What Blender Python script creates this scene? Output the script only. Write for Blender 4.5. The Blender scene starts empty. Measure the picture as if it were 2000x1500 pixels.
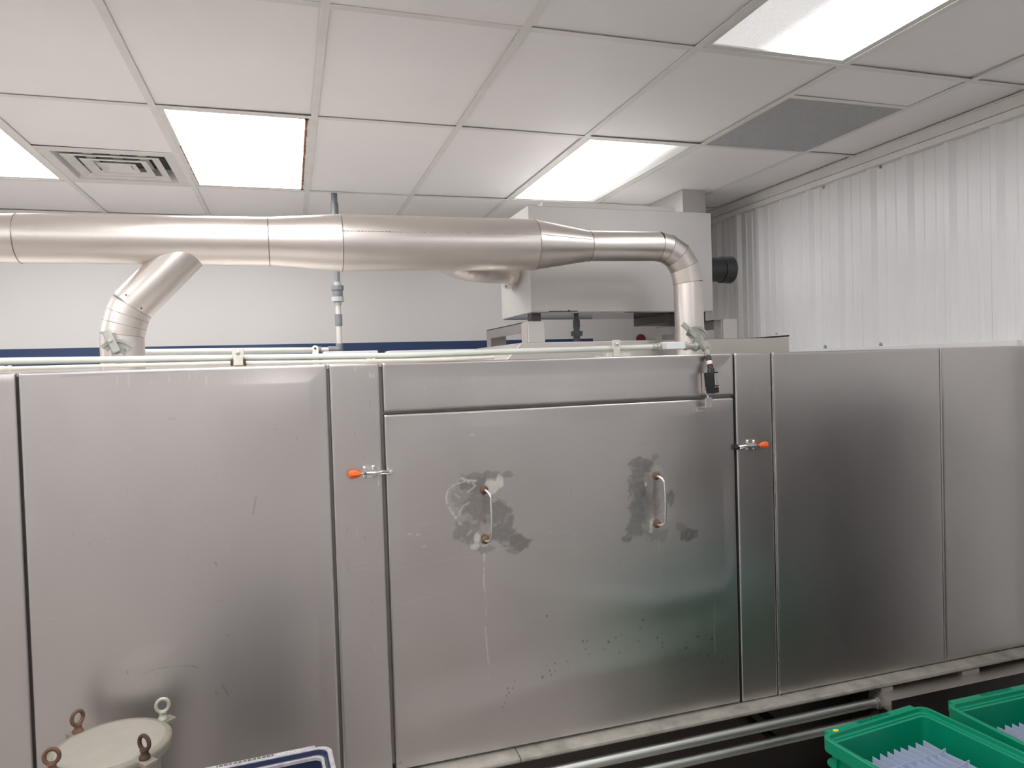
import bpy, bmesh, math, random
import numpy as np
from mathutils import Vector, Matrix
random.seed(7); rng = np.random.default_rng(5)
scn = bpy.context.scene
C = scn.collection

# ------------------------------------------------------------------ camera
CH = 1.6                                    # camera height above the floor
F = 1395.4; YAW, PITCH, ROLL = 0.30864, -0.02357, -0.03042
cy, sy, cp, sp, cr, sr = (math.cos(YAW), math.sin(YAW), math.cos(PITCH), math.sin(PITCH), math.cos(ROLL), math.sin(ROLL))
FW = Vector((sy*cp, cy*cp, sp)); _r = Vector((cy, -sy, 0)); _u = _r.cross(FW)
RT = cr*_r + sr*_u; UP = -sr*_r + cr*_u
cam = bpy.data.cameras.new('camera'); camo = bpy.data.objects.new('camera', cam); C.objects.link(camo)
cam.sensor_width = 36; cam.lens = F/2000*36; cam.clip_start = .02
m = Matrix.Identity(4)
for i in range(3):
    m[i][0] = RT[i]; m[i][1] = UP[i]; m[i][2] = -FW[i]
m[2][3] = CH
camo.matrix_world = m; scn.camera = camo

# ------------------------------------------------------------------ world, exposure
w = bpy.data.worlds.new('world'); scn.world = w; w.use_nodes = True
w.node_tree.nodes['Background'].inputs[0].default_value = (.8, .85, 1, 1)
w.node_tree.nodes['Background'].inputs[1].default_value = .02
scn.view_settings.view_transform = 'Standard'; scn.view_settings.look = 'None'
scn.view_settings.exposure = 1.0; scn.view_settings.gamma = 1; scn.view_settings.use_curve_mapping = False
LAMP = 7.0                                  # strength of the fluorescent panels

def ray(x, y): return FW + RT*((x-1000)/F) - UP*((y-750)/F)
def at(x, y, Y):
    """point of depth plane Y seen at photograph pixel x, y"""
    d = ray(x, y); t = Y/d.y; return Vector((d.x*t, Y, d.z*t+CH))
def atz(x, y, z):
    d = ray(x, y); t = (z-CH)/d.z; return Vector((d.x*t, d.y*t, z))
def rad(dpx, p): return dpx/2*(FW.dot(Vector(p)-Vector((0, 0, CH))))/F

# ------------------------------------------------------------------ helpers
def ang(me, a=30):
    me.shade_smooth()
    try: me.set_sharp_from_angle(angle=math.radians(a))
    except Exception: pass
class MB:
    def __init__(s): s.v = []; s.f = []
    def add(s, vs, fs):
        n = len(s.v); s.v += [tuple(v) for v in vs]; s.f += [tuple(i+n for i in f) for f in fs]; return s
    def box(s, x0, x1, y0, y1, z0, z1):
        v = [(x0,y0,z0),(x1,y0,z0),(x1,y1,z0),(x0,y1,z0),(x0,y0,z1),(x1,y0,z1),(x1,y1,z1),(x0,y1,z1)]
        return s.add(v, [(0,3,2,1),(4,5,6,7),(0,1,5,4),(1,2,6,5),(2,3,7,6),(3,0,4,7)])
    def obox(s, c, a, b, d):
        """box about centre c with half-vectors a, b, d"""
        c, a, b, d = map(Vector, (c, a, b, d))
        v = [c+i*a+j*b+k*d for k in (-1,1) for (i,j) in ((-1,-1),(1,-1),(1,1),(-1,1))]
        f = [(0,3,2,1),(4,5,6,7),(0,1,5,4),(1,2,6,5),(2,3,7,6),(3,0,4,7)]
        if a.cross(b).dot(d) < 0: f = [q[::-1] for q in f]
        return s.add(v, f)
    def prism(s, pts, off):
        """closed polygon pts swept by vector off"""
        n = len(pts); off = Vector(off); P = [Vector(p) for p in pts]; v = P + [p+off for p in P]
        nrm = Vector((0,0,0))
        for i in range(n): nrm += P[i].cross(P[(i+1) % n])
        f = [tuple(range(n))[::-1], tuple(range(n, 2*n))] + [(i, (i+1) % n, n+(i+1) % n, n+i) for i in range(n)]
        if nrm.dot(off) < 0: f = [q[::-1] for q in f]
        return s.add(v, f)
    def tube(s, path, r, n=24, cap=True, split=False):
        P = [Vector(p) for p in path]; k = len(P)
        R = r if isinstance(r, (list, tuple)) else [r]*k
        seg = [(P[i+1]-P[i]).normalized() for i in range(k-1)]
        ref = Vector((0,0,1)) if abs(seg[0].z) < .9 else Vector((0,1,0))
        a = seg[0].cross(ref).normalized(); rings = []
        for i in range(k):
            d = seg[min(i, k-2)] if i else seg[0]
            dp = seg[max(i-1, 0)]
            nb = (d+dp).normalized() if 0 < i < k-1 else d
            src = dp
            a = (a - src*a.dot(src)).normalized(); b = src.cross(a)
            ring = []
            for j in range(n):
                t = 2*math.pi*j/n; o = (a*math.cos(t)+b*math.sin(t))*R[i]
                o = o - src*(o.dot(nb)/max(.2, src.dot(nb)))
                ring.append(P[i]+o)
            rings.append(ring)
            if 0 < i < k-1:
                q = dp.rotation_difference(d); a = q @ a
        if split:
            for i in range(k-1):
                v = rings[i]+rings[i+1]
                s.add(v, [(j, (j+1) % n, n+(j+1) % n, n+j) for j in range(n)])
        else:
            v = sum(rings, []); f = []
            for i in range(k-1):
                f += [(i*n+j, i*n+(j+1) % n, (i+1)*n+(j+1) % n, (i+1)*n+j) for j in range(n)]
            s.add(v, f)
        if cap:
            s.add(rings[0], [tuple(range(n))[::-1]]); s.add(rings[-1], [tuple(range(n))])
        s.rings = rings
        return s
    def lathe(s, c, axis, prof, n=32):
        """prof: (distance along axis, radius)"""
        c = Vector(c); ax = Vector(axis).normalized()
        ref = Vector((0,0,1)) if abs(ax.z) < .9 else Vector((0,1,0))
        a = ax.cross(ref).normalized(); b = ax.cross(a); v = []; f = []
        for (h, r) in prof:
            for j in range(n):
                t = 2*math.pi*j/n; v.append(c+ax*h+(a*math.cos(t)+b*math.sin(t))*max(r, 1e-5))
        for i in range(len(prof)-1):
            f += [(i*n+j, i*n+(j+1) % n, (i+1)*n+(j+1) % n, (i+1)*n+j) for j in range(n)]
        k = len(prof)
        f += [tuple(range(n))[::-1], tuple(range((k-1)*n, k*n))]
        return s.add(v, f)
    def torus(s, c, nrm, R, r, n=32, m_=12, sx=1, sz=1, start=0, end=None):
        c = Vector(c); nn = Vector(nrm).normalized()
        ref = Vector((0,0,1)) if abs(nn.z) < .9 else Vector((0,1,0))
        a = nn.cross(ref).normalized(); b = a.cross(nn)
        v = []; f = []
        for i in range(n):
            t = 2*math.pi*i/n; d = a*math.cos(t)*sx+b*math.sin(t)*sz
            for j in range(m_):
                q = 2*math.pi*j/m_; v.append(c+d*R+(d.normalized()*math.cos(q)+nn*math.sin(q))*r)
        for i in range(n):
            for j in range(m_):
                f.append((i*m_+j, i*m_+(j+1) % m_, ((i+1) % n)*m_+(j+1) % m_, ((i+1) % n)*m_+j))
        return s.add(v, f)
    def build(s, name, mat, parent=None, bevel=0, sharp=30, seg=2):
        me = bpy.data.meshes.new(name); me.from_pydata(s.v, [], s.f); me.validate()
        bm = bmesh.new(); bm.from_mesh(me); bmesh.ops.recalc_face_normals(bm, faces=bm.faces); bm.to_mesh(me); bm.free()
        ang(me, sharp); me.materials.append(mat)
        o = bpy.data.objects.new(name, me); C.objects.link(o)
        if parent is not None:
            o.parent = parent; o.matrix_parent_inverse = parent.matrix_world.inverted() if False else Matrix.Translation(-parent.location) if not parent.get('_p') else Matrix.Identity(4)
            o['_p'] = 1
        else:
            o['_p'] = 1
        if bevel:
            b = o.modifiers.new('bevel', 'BEVEL'); b.width = bevel; b.segments = seg; b.limit_method = 'ANGLE'; b.angle_limit = math.radians(40)
            b.harden_normals = True
        return o

def tag(o, label=None, cat=None, group=None, kind=None):
    if label: o['label'] = label
    if cat: o['category'] = cat
    if group: o['group'] = group
    if kind: o['kind'] = kind
    return o
def empty(name, loc, label, cat, group=None):
    o = bpy.data.objects.new(name, None); o.empty_display_size = .05; C.objects.link(o); o.location = Vector(loc)
    return tag(o, label, cat, group)
def struct(o): o['kind'] = 'structure'; return o
def copy_tree(o, parent=None):
    c = o.copy(); C.objects.link(c)
    if parent is not None: c.parent = parent
    for ch in [x for x in list(bpy.data.objects) if x.parent == o and x is not c]: copy_tree(ch, c)
    return c

# ------------------------------------------------------------------ materials
def nt(name):
    m_ = bpy.data.materials.new(name); m_.use_nodes = True
    return m_, m_.node_tree, m_.node_tree.nodes['Principled BSDF']
def lnk(t, a, b): t.links.new(a, b)
def noise(t, scale=5, detail=3, stretch=None, coord='Object', rough=.55):
    tc = t.nodes.new('ShaderNodeTexCoord'); mp = t.nodes.new('ShaderNodeMapping'); nz = t.nodes.new('ShaderNodeTexNoise')
    if stretch: mp.inputs['Scale'].default_value = stretch
    nz.inputs['Scale'].default_value = scale; nz.inputs['Detail'].default_value = detail; nz.inputs['Roughness'].default_value = rough
    lnk(t, tc.outputs[coord], mp.inputs[0]); lnk(t, mp.outputs[0], nz.inputs['Vector']); return nz.outputs['Fac']
def rng_map(t, src, a, b, lo=.3, hi=.7):
    r = t.nodes.new('ShaderNodeMapRange'); r.inputs['From Min'].default_value = lo; r.inputs['From Max'].default_value = hi
    r.inputs['To Min'].default_value = a; r.inputs['To Max'].default_value = b; lnk(t, src, r.inputs['Value']); return r.outputs['Result']
def mixc(t, fac, a, b, mode='MIX'):
    x = t.nodes.new('ShaderNodeMix'); x.data_type = 'RGBA'; x.blend_type = mode
    if hasattr(fac, 'links'): lnk(t, fac, x.inputs[0])
    else: x.inputs[0].default_value = fac
    for i, q in ((6, a), (7, b)):
        if hasattr(q, 'links'): lnk(t, q, x.inputs[i])
        else: x.inputs[i].default_value = (*q, 1) if len(q) == 3 else q
    return x.outputs[2]
def bump(t, b, src, strength=.1, dist=.001):
    n = t.nodes.new('ShaderNodeBump'); n.inputs['Strength'].default_value = strength; n.inputs['Distance'].default_value = dist
    lnk(t, src, n.inputs['Height']); lnk(t, n.outputs[0], b.inputs['Normal']); return n
def paint(name, col, rough=.5, var=.06, scale=6, metal=0, bmp=0, bscale=150, spec=.5):
    m_, t, b = nt(name); b.inputs['Roughness'].default_value = rough; b.inputs['Metallic'].default_value = metal
    b.inputs['Specular IOR Level'].default_value = spec
    n = noise(t, scale, 4); c = mixc(t, rng_map(t, n, 0, 1), tuple(x*(1-var) for x in col), tuple(min(1, x*(1+var)) for x in col))
    lnk(t, c, b.inputs['Base Color'])
    if bmp: bump(t, b, noise(t, bscale, 3), bmp, .001)
    return m_
def steel(name, col=(.56, .545, .53), r0=.3, r1=.42, stretch=(1, 1, .12), scale=3, var=.05, stain_sheen=False, grain=.03, aniso=.0, metal=1):
    m_, t, b = nt(name); b.inputs['Metallic'].default_value = metal
    n = noise(t, scale, 5, stretch); n2 = noise(t, 1.6, 4)
    c = mixc(t, rng_map(t, n2, 0, 1), tuple(x*(1-var) for x in col), tuple(x*(1+var) for x in col))
    r = rng_map(t, n, r0, r1)
    # fine scratches of the rolled sheet
    g = noise(t, 260, 2, (1, 1, .05))
    if grain: bump(t, b, g, grain, .0006)
    if aniso: b.inputs['Anisotropic'].default_value = aniso
    if stain_sheen:
        at_ = t.nodes.new('ShaderNodeAttribute'); at_.attribute_name = 'stain_sheen'; sep = t.nodes.new('ShaderNodeSeparateColor'); lnk(t, at_.outputs['Color'], sep.inputs[0])
        c = mixc(t, sep.outputs[0], c, (.31, .305, .29)); c = mixc(t, sep.outputs[1], c, (.80, .78, .74)); c = mixc(t, sep.outputs[2], c, (.16, .075, .035))
        lnk(t, rng_map(t, sep.outputs[2], 1, .15, 0, 1), b.inputs['Metallic'])
        a = t.nodes.new('ShaderNodeMath'); a.operation = 'ADD'; lnk(t, r, a.inputs[0])
        a2 = t.nodes.new('ShaderNodeMath'); a2.operation = 'MULTIPLY'; lnk(t, sep.outputs[1], a2.inputs[0]); a2.inputs[1].default_value = .22
        lnk(t, a2.outputs[0], a.inputs[1]); r = a.outputs[0]
    lnk(t, c, b.inputs['Base Color']); lnk(t, r, b.inputs['Roughness'])
    return m_

M = {}
M['steel_panel'] = steel('brushed stainless sheet', (.58, .555, .545), .33, .40, stain_sheen=True)
M['steel_duct'] = steel('stainless duct sheet', (.76, .715, .68), .34, .40, (1, 1, 1), 4, grain=0)
M['steel_box'] = steel('dull stainless sheet', (.60, .585, .57), .52, .62, (1, 1, 1), 3, metal=.75)
M['steel_mirror'] = steel('polished stainless underside', (.30, .30, .31), .06, .1, (1, 1, 1), 3, grain=0)
M['steel_frame'] = steel('stainless framing', (.66, .625, .59), .36, .46, (1, 1, 1), 5)
M['steel_top'] = steel('plain stainless top', (.42, .40, .38), .5, .6, (1, 1, 1), 3)
M['steel_mid'] = steel('grey stainless framing', (.36, .34, .33), .4, .5, (1, 1, 1), 5)
M['steel_dark'] = steel('dark stainless sheet', (.085, .078, .075), .35, .5, (.4, 1, 1), 3)  # plain dark steel; on the trough body it paints shade in
M['steel_bright'] = steel('zinc plated hardware', (.70, .68, .65), .2, .3, (1, 1, 1), 20)
M['weld'] = steel('weld bead', (.30, .27, .25), .4, .6, (1, 1, 1), 60, .3)
M['weld_bright'] = steel('ground weld bead', (.75, .73, .70), .2, .5, (1, 1, 1), 60, .3)
M['galv'] = steel('galvanised pipe', (.50, .52, .49), .36, .5, (.2, 1, 1), 25, .12)
M['cast'] = paint('cast zinc', (.40, .41, .375), .45, .1, 30, .4)
M['conduit'] = paint('painted conduit', (.62, .65, .60), .38, .05, 12)
M['cream'] = paint('cream painted conduit', (.66, .64, .56), .42, .07, 15)
M['ceiling_tile'] = paint('vinyl faced ceiling tile', (.92, .90, .895), .55, .02, 1.5, bmp=.06, bscale=220)
M['tee'] = paint('white enamel ceiling grid', (.80, .78, .75), .4, .04, 8)
M['lamp_frame'] = paint('white enamel lamp frame', (.76, .75, .72), .4, .04, 8)
M['vent'] = paint('painted vent metal', (.72, .70, .67), .4, .05, 8)
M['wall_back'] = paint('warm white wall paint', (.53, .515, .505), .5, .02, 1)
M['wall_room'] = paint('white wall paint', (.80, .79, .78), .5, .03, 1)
M['blue_paint'] = paint('dark blue paint', (.012, .035, .10), .4, .1, 3)
M['corr'] = paint('white corrugated steel paint', (.80, .805, .81), .33, .015, 2)
M['floor'] = paint('worn quarry tile floor', (.32, .29, .27), .45, .15, 3)
M['pvc'] = paint('grey pvc', (.155, .165, .18), .4, .06, 20)
M['pvc_light'] = paint('light grey pvc', (.36, .375, .38), .4, .06, 20)
M['pvc_pale'] = paint('cpvc pale grey', (.48, .47, .44), .4, .05, 20)
M['pvc_dark'] = paint('dark grey pvc', (.035, .038, .042), .42, .1, 20)
M['black'] = paint('black plastic', (.012, .013, .015), .38, .2, 20)
M['gap_shade'] = paint('dark void', (.006, .006, .006), .8, .1, 20)  # near-black standing in for the shade inside gaps and slots
M['orange'] = paint('orange vinyl grip', (.80, .13, .02), .42, .06, 60)
M['red'] = paint('red plastic', (.11, .006, .01), .4, .1, 20)
M['maroon'] = paint('maroon sleeve', (.075, .018, .015), .5, .1, 20)
M['white_label'] = paint('white label', (.78, .79, .81), .45, .03, 20)
M['grey_label'] = paint('grey label', (.30, .31, .31), .5, .2, 300)
M['rust'] = paint('rusted steel', (.155, .085, .058), .75, .35, 45, .2, .5, 120)
M['rust_dark'] = paint('dark rusted steel', (.075, .045, .035), .75, .35, 60, .2, .5, 120)
M['eye_grey'] = paint('grey eye nut', (.42, .42, .36), .5, .15, 40, .3)
M['lid'] = paint('off white coated lid', (.30, .28, .24), .55, .05, 14)
M['lid_rim'] = paint('dirty lid rim', (.22, .205, .16), .6, .15, 30)
M['green'] = paint('green polypropylene', (.0, .245, .13), .34, .05, 8)
M['navy'] = paint('navy polypropylene', (.028, .036, .085), .4, .1, 8)
M['crate_edge'] = paint('scuffed grey polypropylene', (.37, .36, .37), .6, .2, 60)
M['yellow'] = paint('yellow sticker', (.85, .62, .02), .5, .03, 20)
M['sheet'] = paint('pale sheet', (.70, .70, .72), .5, .04, 10)
def plastic_sheet():
    m_, t, b = nt('translucent divider plastic'); b.inputs['Base Color'].default_value = (.66, .72, .86, 1)
    b.inputs['Roughness'].default_value = .4; b.inputs['Subsurface Weight'].default_value = 0
    tr = t.nodes.new('ShaderNodeBsdfTranslucent'); tr.inputs[0].default_value = (.72, .78, .92, 1)
    mx = t.nodes.new('ShaderNodeMixShader'); mx.inputs[0].default_value = .45
    out = t.nodes['Material Output']; lnk(t, b.outputs[0], mx.inputs[1]); lnk(t, tr.outputs[0], mx.inputs[2]); lnk(t, mx.outputs[0], out.inputs[0])
    return m_
M['divider'] = plastic_sheet()
def eggcrate():
    m_, t, b = nt('perforated return grille'); tc = t.nodes.new('ShaderNodeTexCoord'); b.inputs['Roughness'].default_value = .6
    b.inputs['Base Color'].default_value = (.62, .64, .65, 1); return m_
M['grille'] = eggcrate()
def lamp_mat(name, lo, hi, x0, x1, y0=None, y1=None, ylo=1.0):
    """diffuser lens: emission runs from lo to hi across local x from x0 to x1 (only some tubes burn), fine prism ribs"""
    m_ = bpy.data.materials.new(name); m_.use_nodes = True; t = m_.node_tree
    b = t.nodes['Principled BSDF']; b.inputs['Base Color'].default_value = (.8, .8, .78, 1); b.inputs['Roughness'].default_value = .3
    tc = t.nodes.new('ShaderNodeTexCoord'); sp_ = t.nodes.new('ShaderNodeSeparateXYZ'); lnk(t, tc.outputs['Object'], sp_.inputs[0])
    r = t.nodes.new('ShaderNodeMapRange'); r.interpolation_type = 'SMOOTHERSTEP'
    for k, v in zip(('From Min', 'From Max', 'To Min', 'To Max'), (x0, x1, lo, hi)): r.inputs[k].default_value = v
    lnk(t, sp_.outputs[0], r.inputs['Value']); val = r.outputs[0]
    if y0 is not None:
        r2 = t.nodes.new('ShaderNodeMapRange'); r2.interpolation_type = 'SMOOTHERSTEP'
        for k, v in zip(('From Min', 'From Max', 'To Min', 'To Max'), (y0, y1, ylo, 1)): r2.inputs[k].default_value = v
        lnk(t, sp_.outputs[1], r2.inputs['Value']); q = t.nodes.new('ShaderNodeMath'); q.operation = 'MULTIPLY'
        lnk(t, val, q.inputs[0]); lnk(t, r2.outputs[0], q.inputs[1]); val = q.outputs[0]
    wv = t.nodes.new('ShaderNodeTexWave'); wv.inputs['Scale'].default_value = 26; wv.bands_direction = 'X'; lnk(t, tc.outputs['Object'], wv.inputs[0])
    k = rng_map(t, wv.outputs['Fac'], .78, 1.0, 0, 1)
    q = t.nodes.new('ShaderNodeMath'); q.operation = 'MULTIPLY'; lnk(t, val, q.inputs[0]); lnk(t, k, q.inputs[1])
    b.inputs['Emission Color'].default_value = (1, .985, .985, 1); lnk(t, q.outputs[0], b.inputs['Emission Strength'])
    return m_

# ------------------------------------------------------------------ room shell
ZC = CH+1.059; XW = 2.945; YB = 5.15; XL = -3.6; YR = -3.2
PHI = -.0079
struct(MB().box(XL-.1, XW+.15, YR-.1, YB+.1, -.1, 0).build('floor', M['floor']))
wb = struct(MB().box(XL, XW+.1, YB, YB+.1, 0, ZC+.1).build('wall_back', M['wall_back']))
sx1 = at(1158, 663, YB).x; sz1 = at(400, 675, YB).z
MB().box(XL, sx1, YB-.003, YB, CH+.085, sz1).build('painted_stripe', M['blue_paint'], wb)
wl = struct(MB().box(XL-.1, XL, YR, YB, 0, ZC+.1).build('wall_left', M['wall_room']))
wr = struct(MB().box(XL, XW+.1, YR-.1, YR, 0, ZC+.1).build('wall_rear', M['wall_room']))
MB().box(XL, XW, YR, YR+.003, CH-.35, CH-.1).build('painted_stripe', M['blue_paint'], wr)

# right wall: vertical trapezoid ribs every 0.229 m with two minor ribs between
ys = []; pitch = .2285; y = 4.354
k0 = int((y-YR)/pitch)+1; prof = []
def major(yc, out):
    for dy, dx in ((-.034, 0), (-.013, -.022), (.013, -.022), (.034, 0)): out.append((yc+dy, dx))
def minor(yc, out):
    for dy, dx in ((-.012, 0), (-.006, -.006), (.006, -.006), (.012, 0)): out.append((yc+dy, dx))
yy = 4.354-k0*pitch
while yy < YB-.04:
    major(yy, prof); minor(yy+pitch*.36, prof); minor(yy+pitch*.64, prof); yy += pitch
prof = [p for p in prof if YR < p[0] < YB]
prof = [(YR, 0)]+prof+[(YB, 0)]
mb = MB(); v = []; f = []
for (a, b) in prof: v += [(XW+b, a, 0), (XW+b, a, ZC-.07)]
f = [(2*i, 2*i+1, 2*i+3, 2*i+2) for i in range(len(prof)-1)]
mb.add(v, f); mb.box(XW+.002, XW+.08, YR, YB, 0, ZC+.1)
wright = struct(mb.build('wall_right', M['corr'], sharp=15))
scm = M['cast']
for (x, y) in ((1857, 278), (1719.6, 326), (1608, 365.5), (1861.7, 662), (1720, 672.7), (1611.4, 677), (1517, 652)):
    d = ray(x, y); tt = (XW-.004)/d.x; p = Vector((XW-.003, d.y*tt, d.z*tt+CH))
    MB().lathe(p, (-1, 0, 0), [(0, .010), (.002, .010), (.0025, .006), (.007, .005), (.008, .002)], 12).build('screw', scm, wright)
# wall angle and fascia at the ceiling
struct(MB().box(XW-.030, XW+.01, YR, YB, ZC-.052, ZC-.003).box(XW-.042, XW+.01, YR, YB, ZC-.004, ZC+.001).build('trim_1', M['tee'], bevel=.002))
struct(MB().box(XW-.036, XW+.01, YR, YB, ZC-.088, ZC-.056).build('trim_2', M['tee'], bevel=.002))
struct(MB().box(XW-.028, XW+.01, 2.2, YB, CH+.0, CH+.05).build('trim_3', M['corr'], bevel=.002))
struct(MB().box(XL, XW, YB-.022, YB, ZC-.03, ZC+.001).build('trim_4', M['tee'], bevel=.001))

# ceiling: suspended grid, own axes turned half a degree against the walls
GX = lambda k: -.4747+.6096*k
R0, RH, R1, R15, R2 = 2.1427, 2.4388, 3.087, 3.720, 4.341
rows = [R0-1.2192*4-.0, R0-1.2192*3, R0-1.2192*2, R0-1.2192, R0, R1, R2, 5.25]
g_ = .0135                                   # half width of a tee
halves = {(-1, R1): R15, (4, R0): RH}
LIGHTS = {(0, R1), (3, R1), (3, rows[3]), (0, rows[3]), (-2, R1), (-3, rows[3]), (-2, rows[1]), (0, rows[1]), (-4, rows[1]), (-5, R1), (3, rows[1])}  # panels out of view are added, for light and reflections
cells = []
for ci in range(-6, 6):
    for ri in range(len(rows)-1):
        a, b = rows[ri], rows[ri+1]
        if (ci, a) in halves: cells += [(ci, a, halves[(ci, a)]), (ci, halves[(ci, a)], b)]
        else: cells.append((ci, a, b))
tl = MB()
for (ci, a, b) in cells:
    if (ci, a) in LIGHTS or (ci, a) in ((-1, R15), (4, RH)): continue
    x0, x1 = GX(ci)+.004, min(GX(ci+1)-.004, XW+.06)
    if x1 < x0: continue
    z = .003+random.random()*.004; tx = (random.random()-.5)*.004; ty = (random.random()-.5)*.004
    q = [(x0, a+.004, ZC+z-tx-ty), (x1, a+.004, ZC+z+tx-ty), (x1, b-.004, ZC+z+tx+ty), (x0, b-.004, ZC+z-tx+ty)]
    tl.add(q+[(p[0], p[1], p[2]+.02) for p in q], [(0, 1, 2, 3), (4, 7, 6, 5), (0, 4, 5, 1), (1, 5, 6, 2), (2, 6, 7, 3), (3, 7, 4, 0)])
ceil = struct(tl.build('ceiling', M['ceiling_tile'])); ceil.rotation_euler.z = PHI
te = MB()
for k in range(-5, 6): te.box(GX(k)-g_, GX(k)+g_, rows[0], 5.2, ZC-.002, ZC+.0008).box(GX(k)-.003, GX(k)+.003, rows[0], 5.2, ZC, ZC+.035)
for r_ in rows:
    te.box(XL-.1, XW+.05, r_-g_, r_+g_, ZC-.0012, ZC+.0014)
te.box(GX(-1), GX(0), R15-.006, R15+.006, ZC-.001, ZC+.001); te.box(GX(4), GX(5), RH-g_, RH+g_, ZC-.001, ZC+.001)
t5 = struct(te.build('trim_5', M['tee'])); t5.rotation_euler.z = PHI
pl = struct(MB().box(XL-.1, XW+.1, YR-.1, YB+.1, ZC+.12, ZC+.16).build('trim_6', M['wall_room']))
def grot(x, y, z): c, s = math.cos(PHI), math.sin(PHI); return Vector((c*x-s*y, s*x+c*y, z))

LB = {(0, R1): ('square-looking ceiling light fully lit, with rusty edges, right of the square air vent', 1, 1, -.3, .3, None),
      (3, R1): ('ceiling light panel above the steel box, bright at its left and fading right', LAMP, .25, -.02, .27, (-.55, .1)),
      (3, rows[3]): ('ceiling light panel at top right edge, ribbed and dim on its left half', .27, LAMP, -.12, .22, None),
      (0, rows[3]): ('ceiling light just peeking in at the top edge left of centre', LAMP, LAMP, -.3, .3, None),
      (-2, R1): ('ceiling light cut off by the left edge, left of the square air vent', LAMP, LAMP, -.3, .3, None)}
for (ci, a) in sorted(LIGHTS):
    b = rows[rows.index(a)+1]; xc = (GX(ci)+GX(ci+1))/2; yc = (a+b)/2; hw = .6096/2-.008; hl = (b-a)/2-.008
    col = {-5: 'farthest left', -4: 'far left', -3: 'left', -2: 'inner left', 0: 'middle', 3: 'right'}[ci]; rw = 'over the machine' if a == R1 else 'level with the camera' if a == rows[3] else 'well behind the camera'
    info = LB.get((ci, a), ('added ceiling light panel out of view, %s column, %s' % (col, rw), LAMP, LAMP, -.3, .3, None))
    lb, lo, hi, xa, xb, yr = info
    if (ci, a) == (0, R1): lo = hi = LAMP
    e = empty('ceiling_light', grot(xc, yc, ZC), lb, 'light', 'fluorescent panels set in the ceiling'); e.rotation_euler.z = PHI
    def ring(hw, hl, w_, z0, z1):
        q = MB()
        q.box(-hw, hw, -hl, -hl+w_, z0, z1).box(-hw, hw, hl-w_, hl, z0, z1).box(-hw, -hw+w_, -hl+w_, hl-w_, z0, z1).box(hw-w_, hw, -hl+w_, hl-w_, z0, z1); return q
    fr = ring(hw, hl, .0285, .0016, .012); fo = fr.build('frame', M['lamp_frame'], None, bevel=.0015); fo.parent = e
    mt = lamp_mat('lens', lo, hi, xa, xb, *( (yr[0], yr[1], .3) if yr else (None, None, 1)))
    MB().box(-hw, hw, -hl, hl, .012, .09).build('housing', M['lamp_frame']).parent = e
    d = MB().box(-hw+.024, hw-.024, -hl+.024, hl-.024, .008, .010).build('diffuser', mt); d.parent = e
    if (ci, a) == (0, R1):
        RS = paint('orange rust flakes', (.30, .13, .045), .7, .5, 60)
        def flakes(lst):
            q = MB()
            for a_ in lst: q.box(*a_, .0008, .0015)
            r_ = q.build('rust_streak', RS); r_.parent = e; r_['label'] = 'rusty edge flakes'
        st = (2*hl-.03)/40; L_ = []
        for k in range(40):
            y0_ = -hl+.015+st*k; w0_ = random.uniform(.005, .012); xc_ = hw-.022+random.uniform(-.001, .001); L_.append((xc_-w0_/2, xc_+w0_/2, y0_, y0_+st*1.05))
        flakes(L_+[(hw-.030, hw-.012, -hl+.012, -hl+.035), (hw-.030, hw-.012, hl-.03, hl-.012)])
        flakes([(-hw+.025-.001*(1+k % 4), -hw+.025+.001*(1+(k*7) % 3), hl-.02-.03*(k+1), hl-.019-.03*k) for k in range(24)])
        flakes([(-hw+.02+.03*k, -hw+.051+.03*k, hl-.026-.0006*(k*5 % 3), hl-.023) for k in range(int((2*hw-.06)/.03))])
# square air diffuser: nested stepped louvres, between tees -1 and 0, rows 1.5 - 2
xc, yc = (GX(-1)+GX(0))/2, (R15+R2)/2; hw, hl = .6096/2-.008, (R2-R15)/2-.008
e = empty('air_vent', grot(xc, yc, ZC), 'white square ceiling air vent of nested louvres with dark slots, between two lights', 'air vent'); e.rotation_euler.z = PHI
def frame_ring(o0, z0, o1, z1, th=.002):
    """sloping square ring from half-size o0 at z0 to o1 at z1"""
    q = MB(); v = []
    for (o, z) in ((o0, z0), (o1, z1), (o1, z1+th), (o0, z0+th)):
        v += [(-o, -o, z), (o, -o, z), (o, o, z), (-o, o, z)]
    f = []
    for i in range(4):
        A, B = 4*i, 4*((i+1) % 4)
        for j in range(4): f.append((A+j, A+(j+1) % 4, B+(j+1) % 4, B+j))
    return q.add(v, f)
def sc(o): o.scale = (1, hl/hw, 1); o.parent = e; return o
sc(frame_ring(hw, 0, hw-.055, 0).build('frame', M['vent']))
sc(frame_ring(hw-.055, 0, hw-.085, .060).build('frame_throat', M['vent']))
for (o0, o1) in ((.205, .170), (.140, .108), (.080, .055)):
    sc(frame_ring(o0, -.004, o1, .014).build('louvre', M['vent']))
    sc(frame_ring(o0+.006, -.001, o0-.002, -.005).build('louvre_lip', M['vent']))
sc(MB().box(-.052, .052, -.052, .052, .010, .014).build('centre_plate', M['vent']))
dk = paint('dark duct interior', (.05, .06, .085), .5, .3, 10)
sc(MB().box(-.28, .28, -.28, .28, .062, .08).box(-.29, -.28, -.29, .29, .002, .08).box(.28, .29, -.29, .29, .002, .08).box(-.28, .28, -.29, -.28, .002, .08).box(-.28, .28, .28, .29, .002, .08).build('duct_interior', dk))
for k in (-.12, .0, .12): sc(MB().box(k-.03, k+.012, -.2, .2, .052, .054).build('damper_blade', M['vent']))
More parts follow.
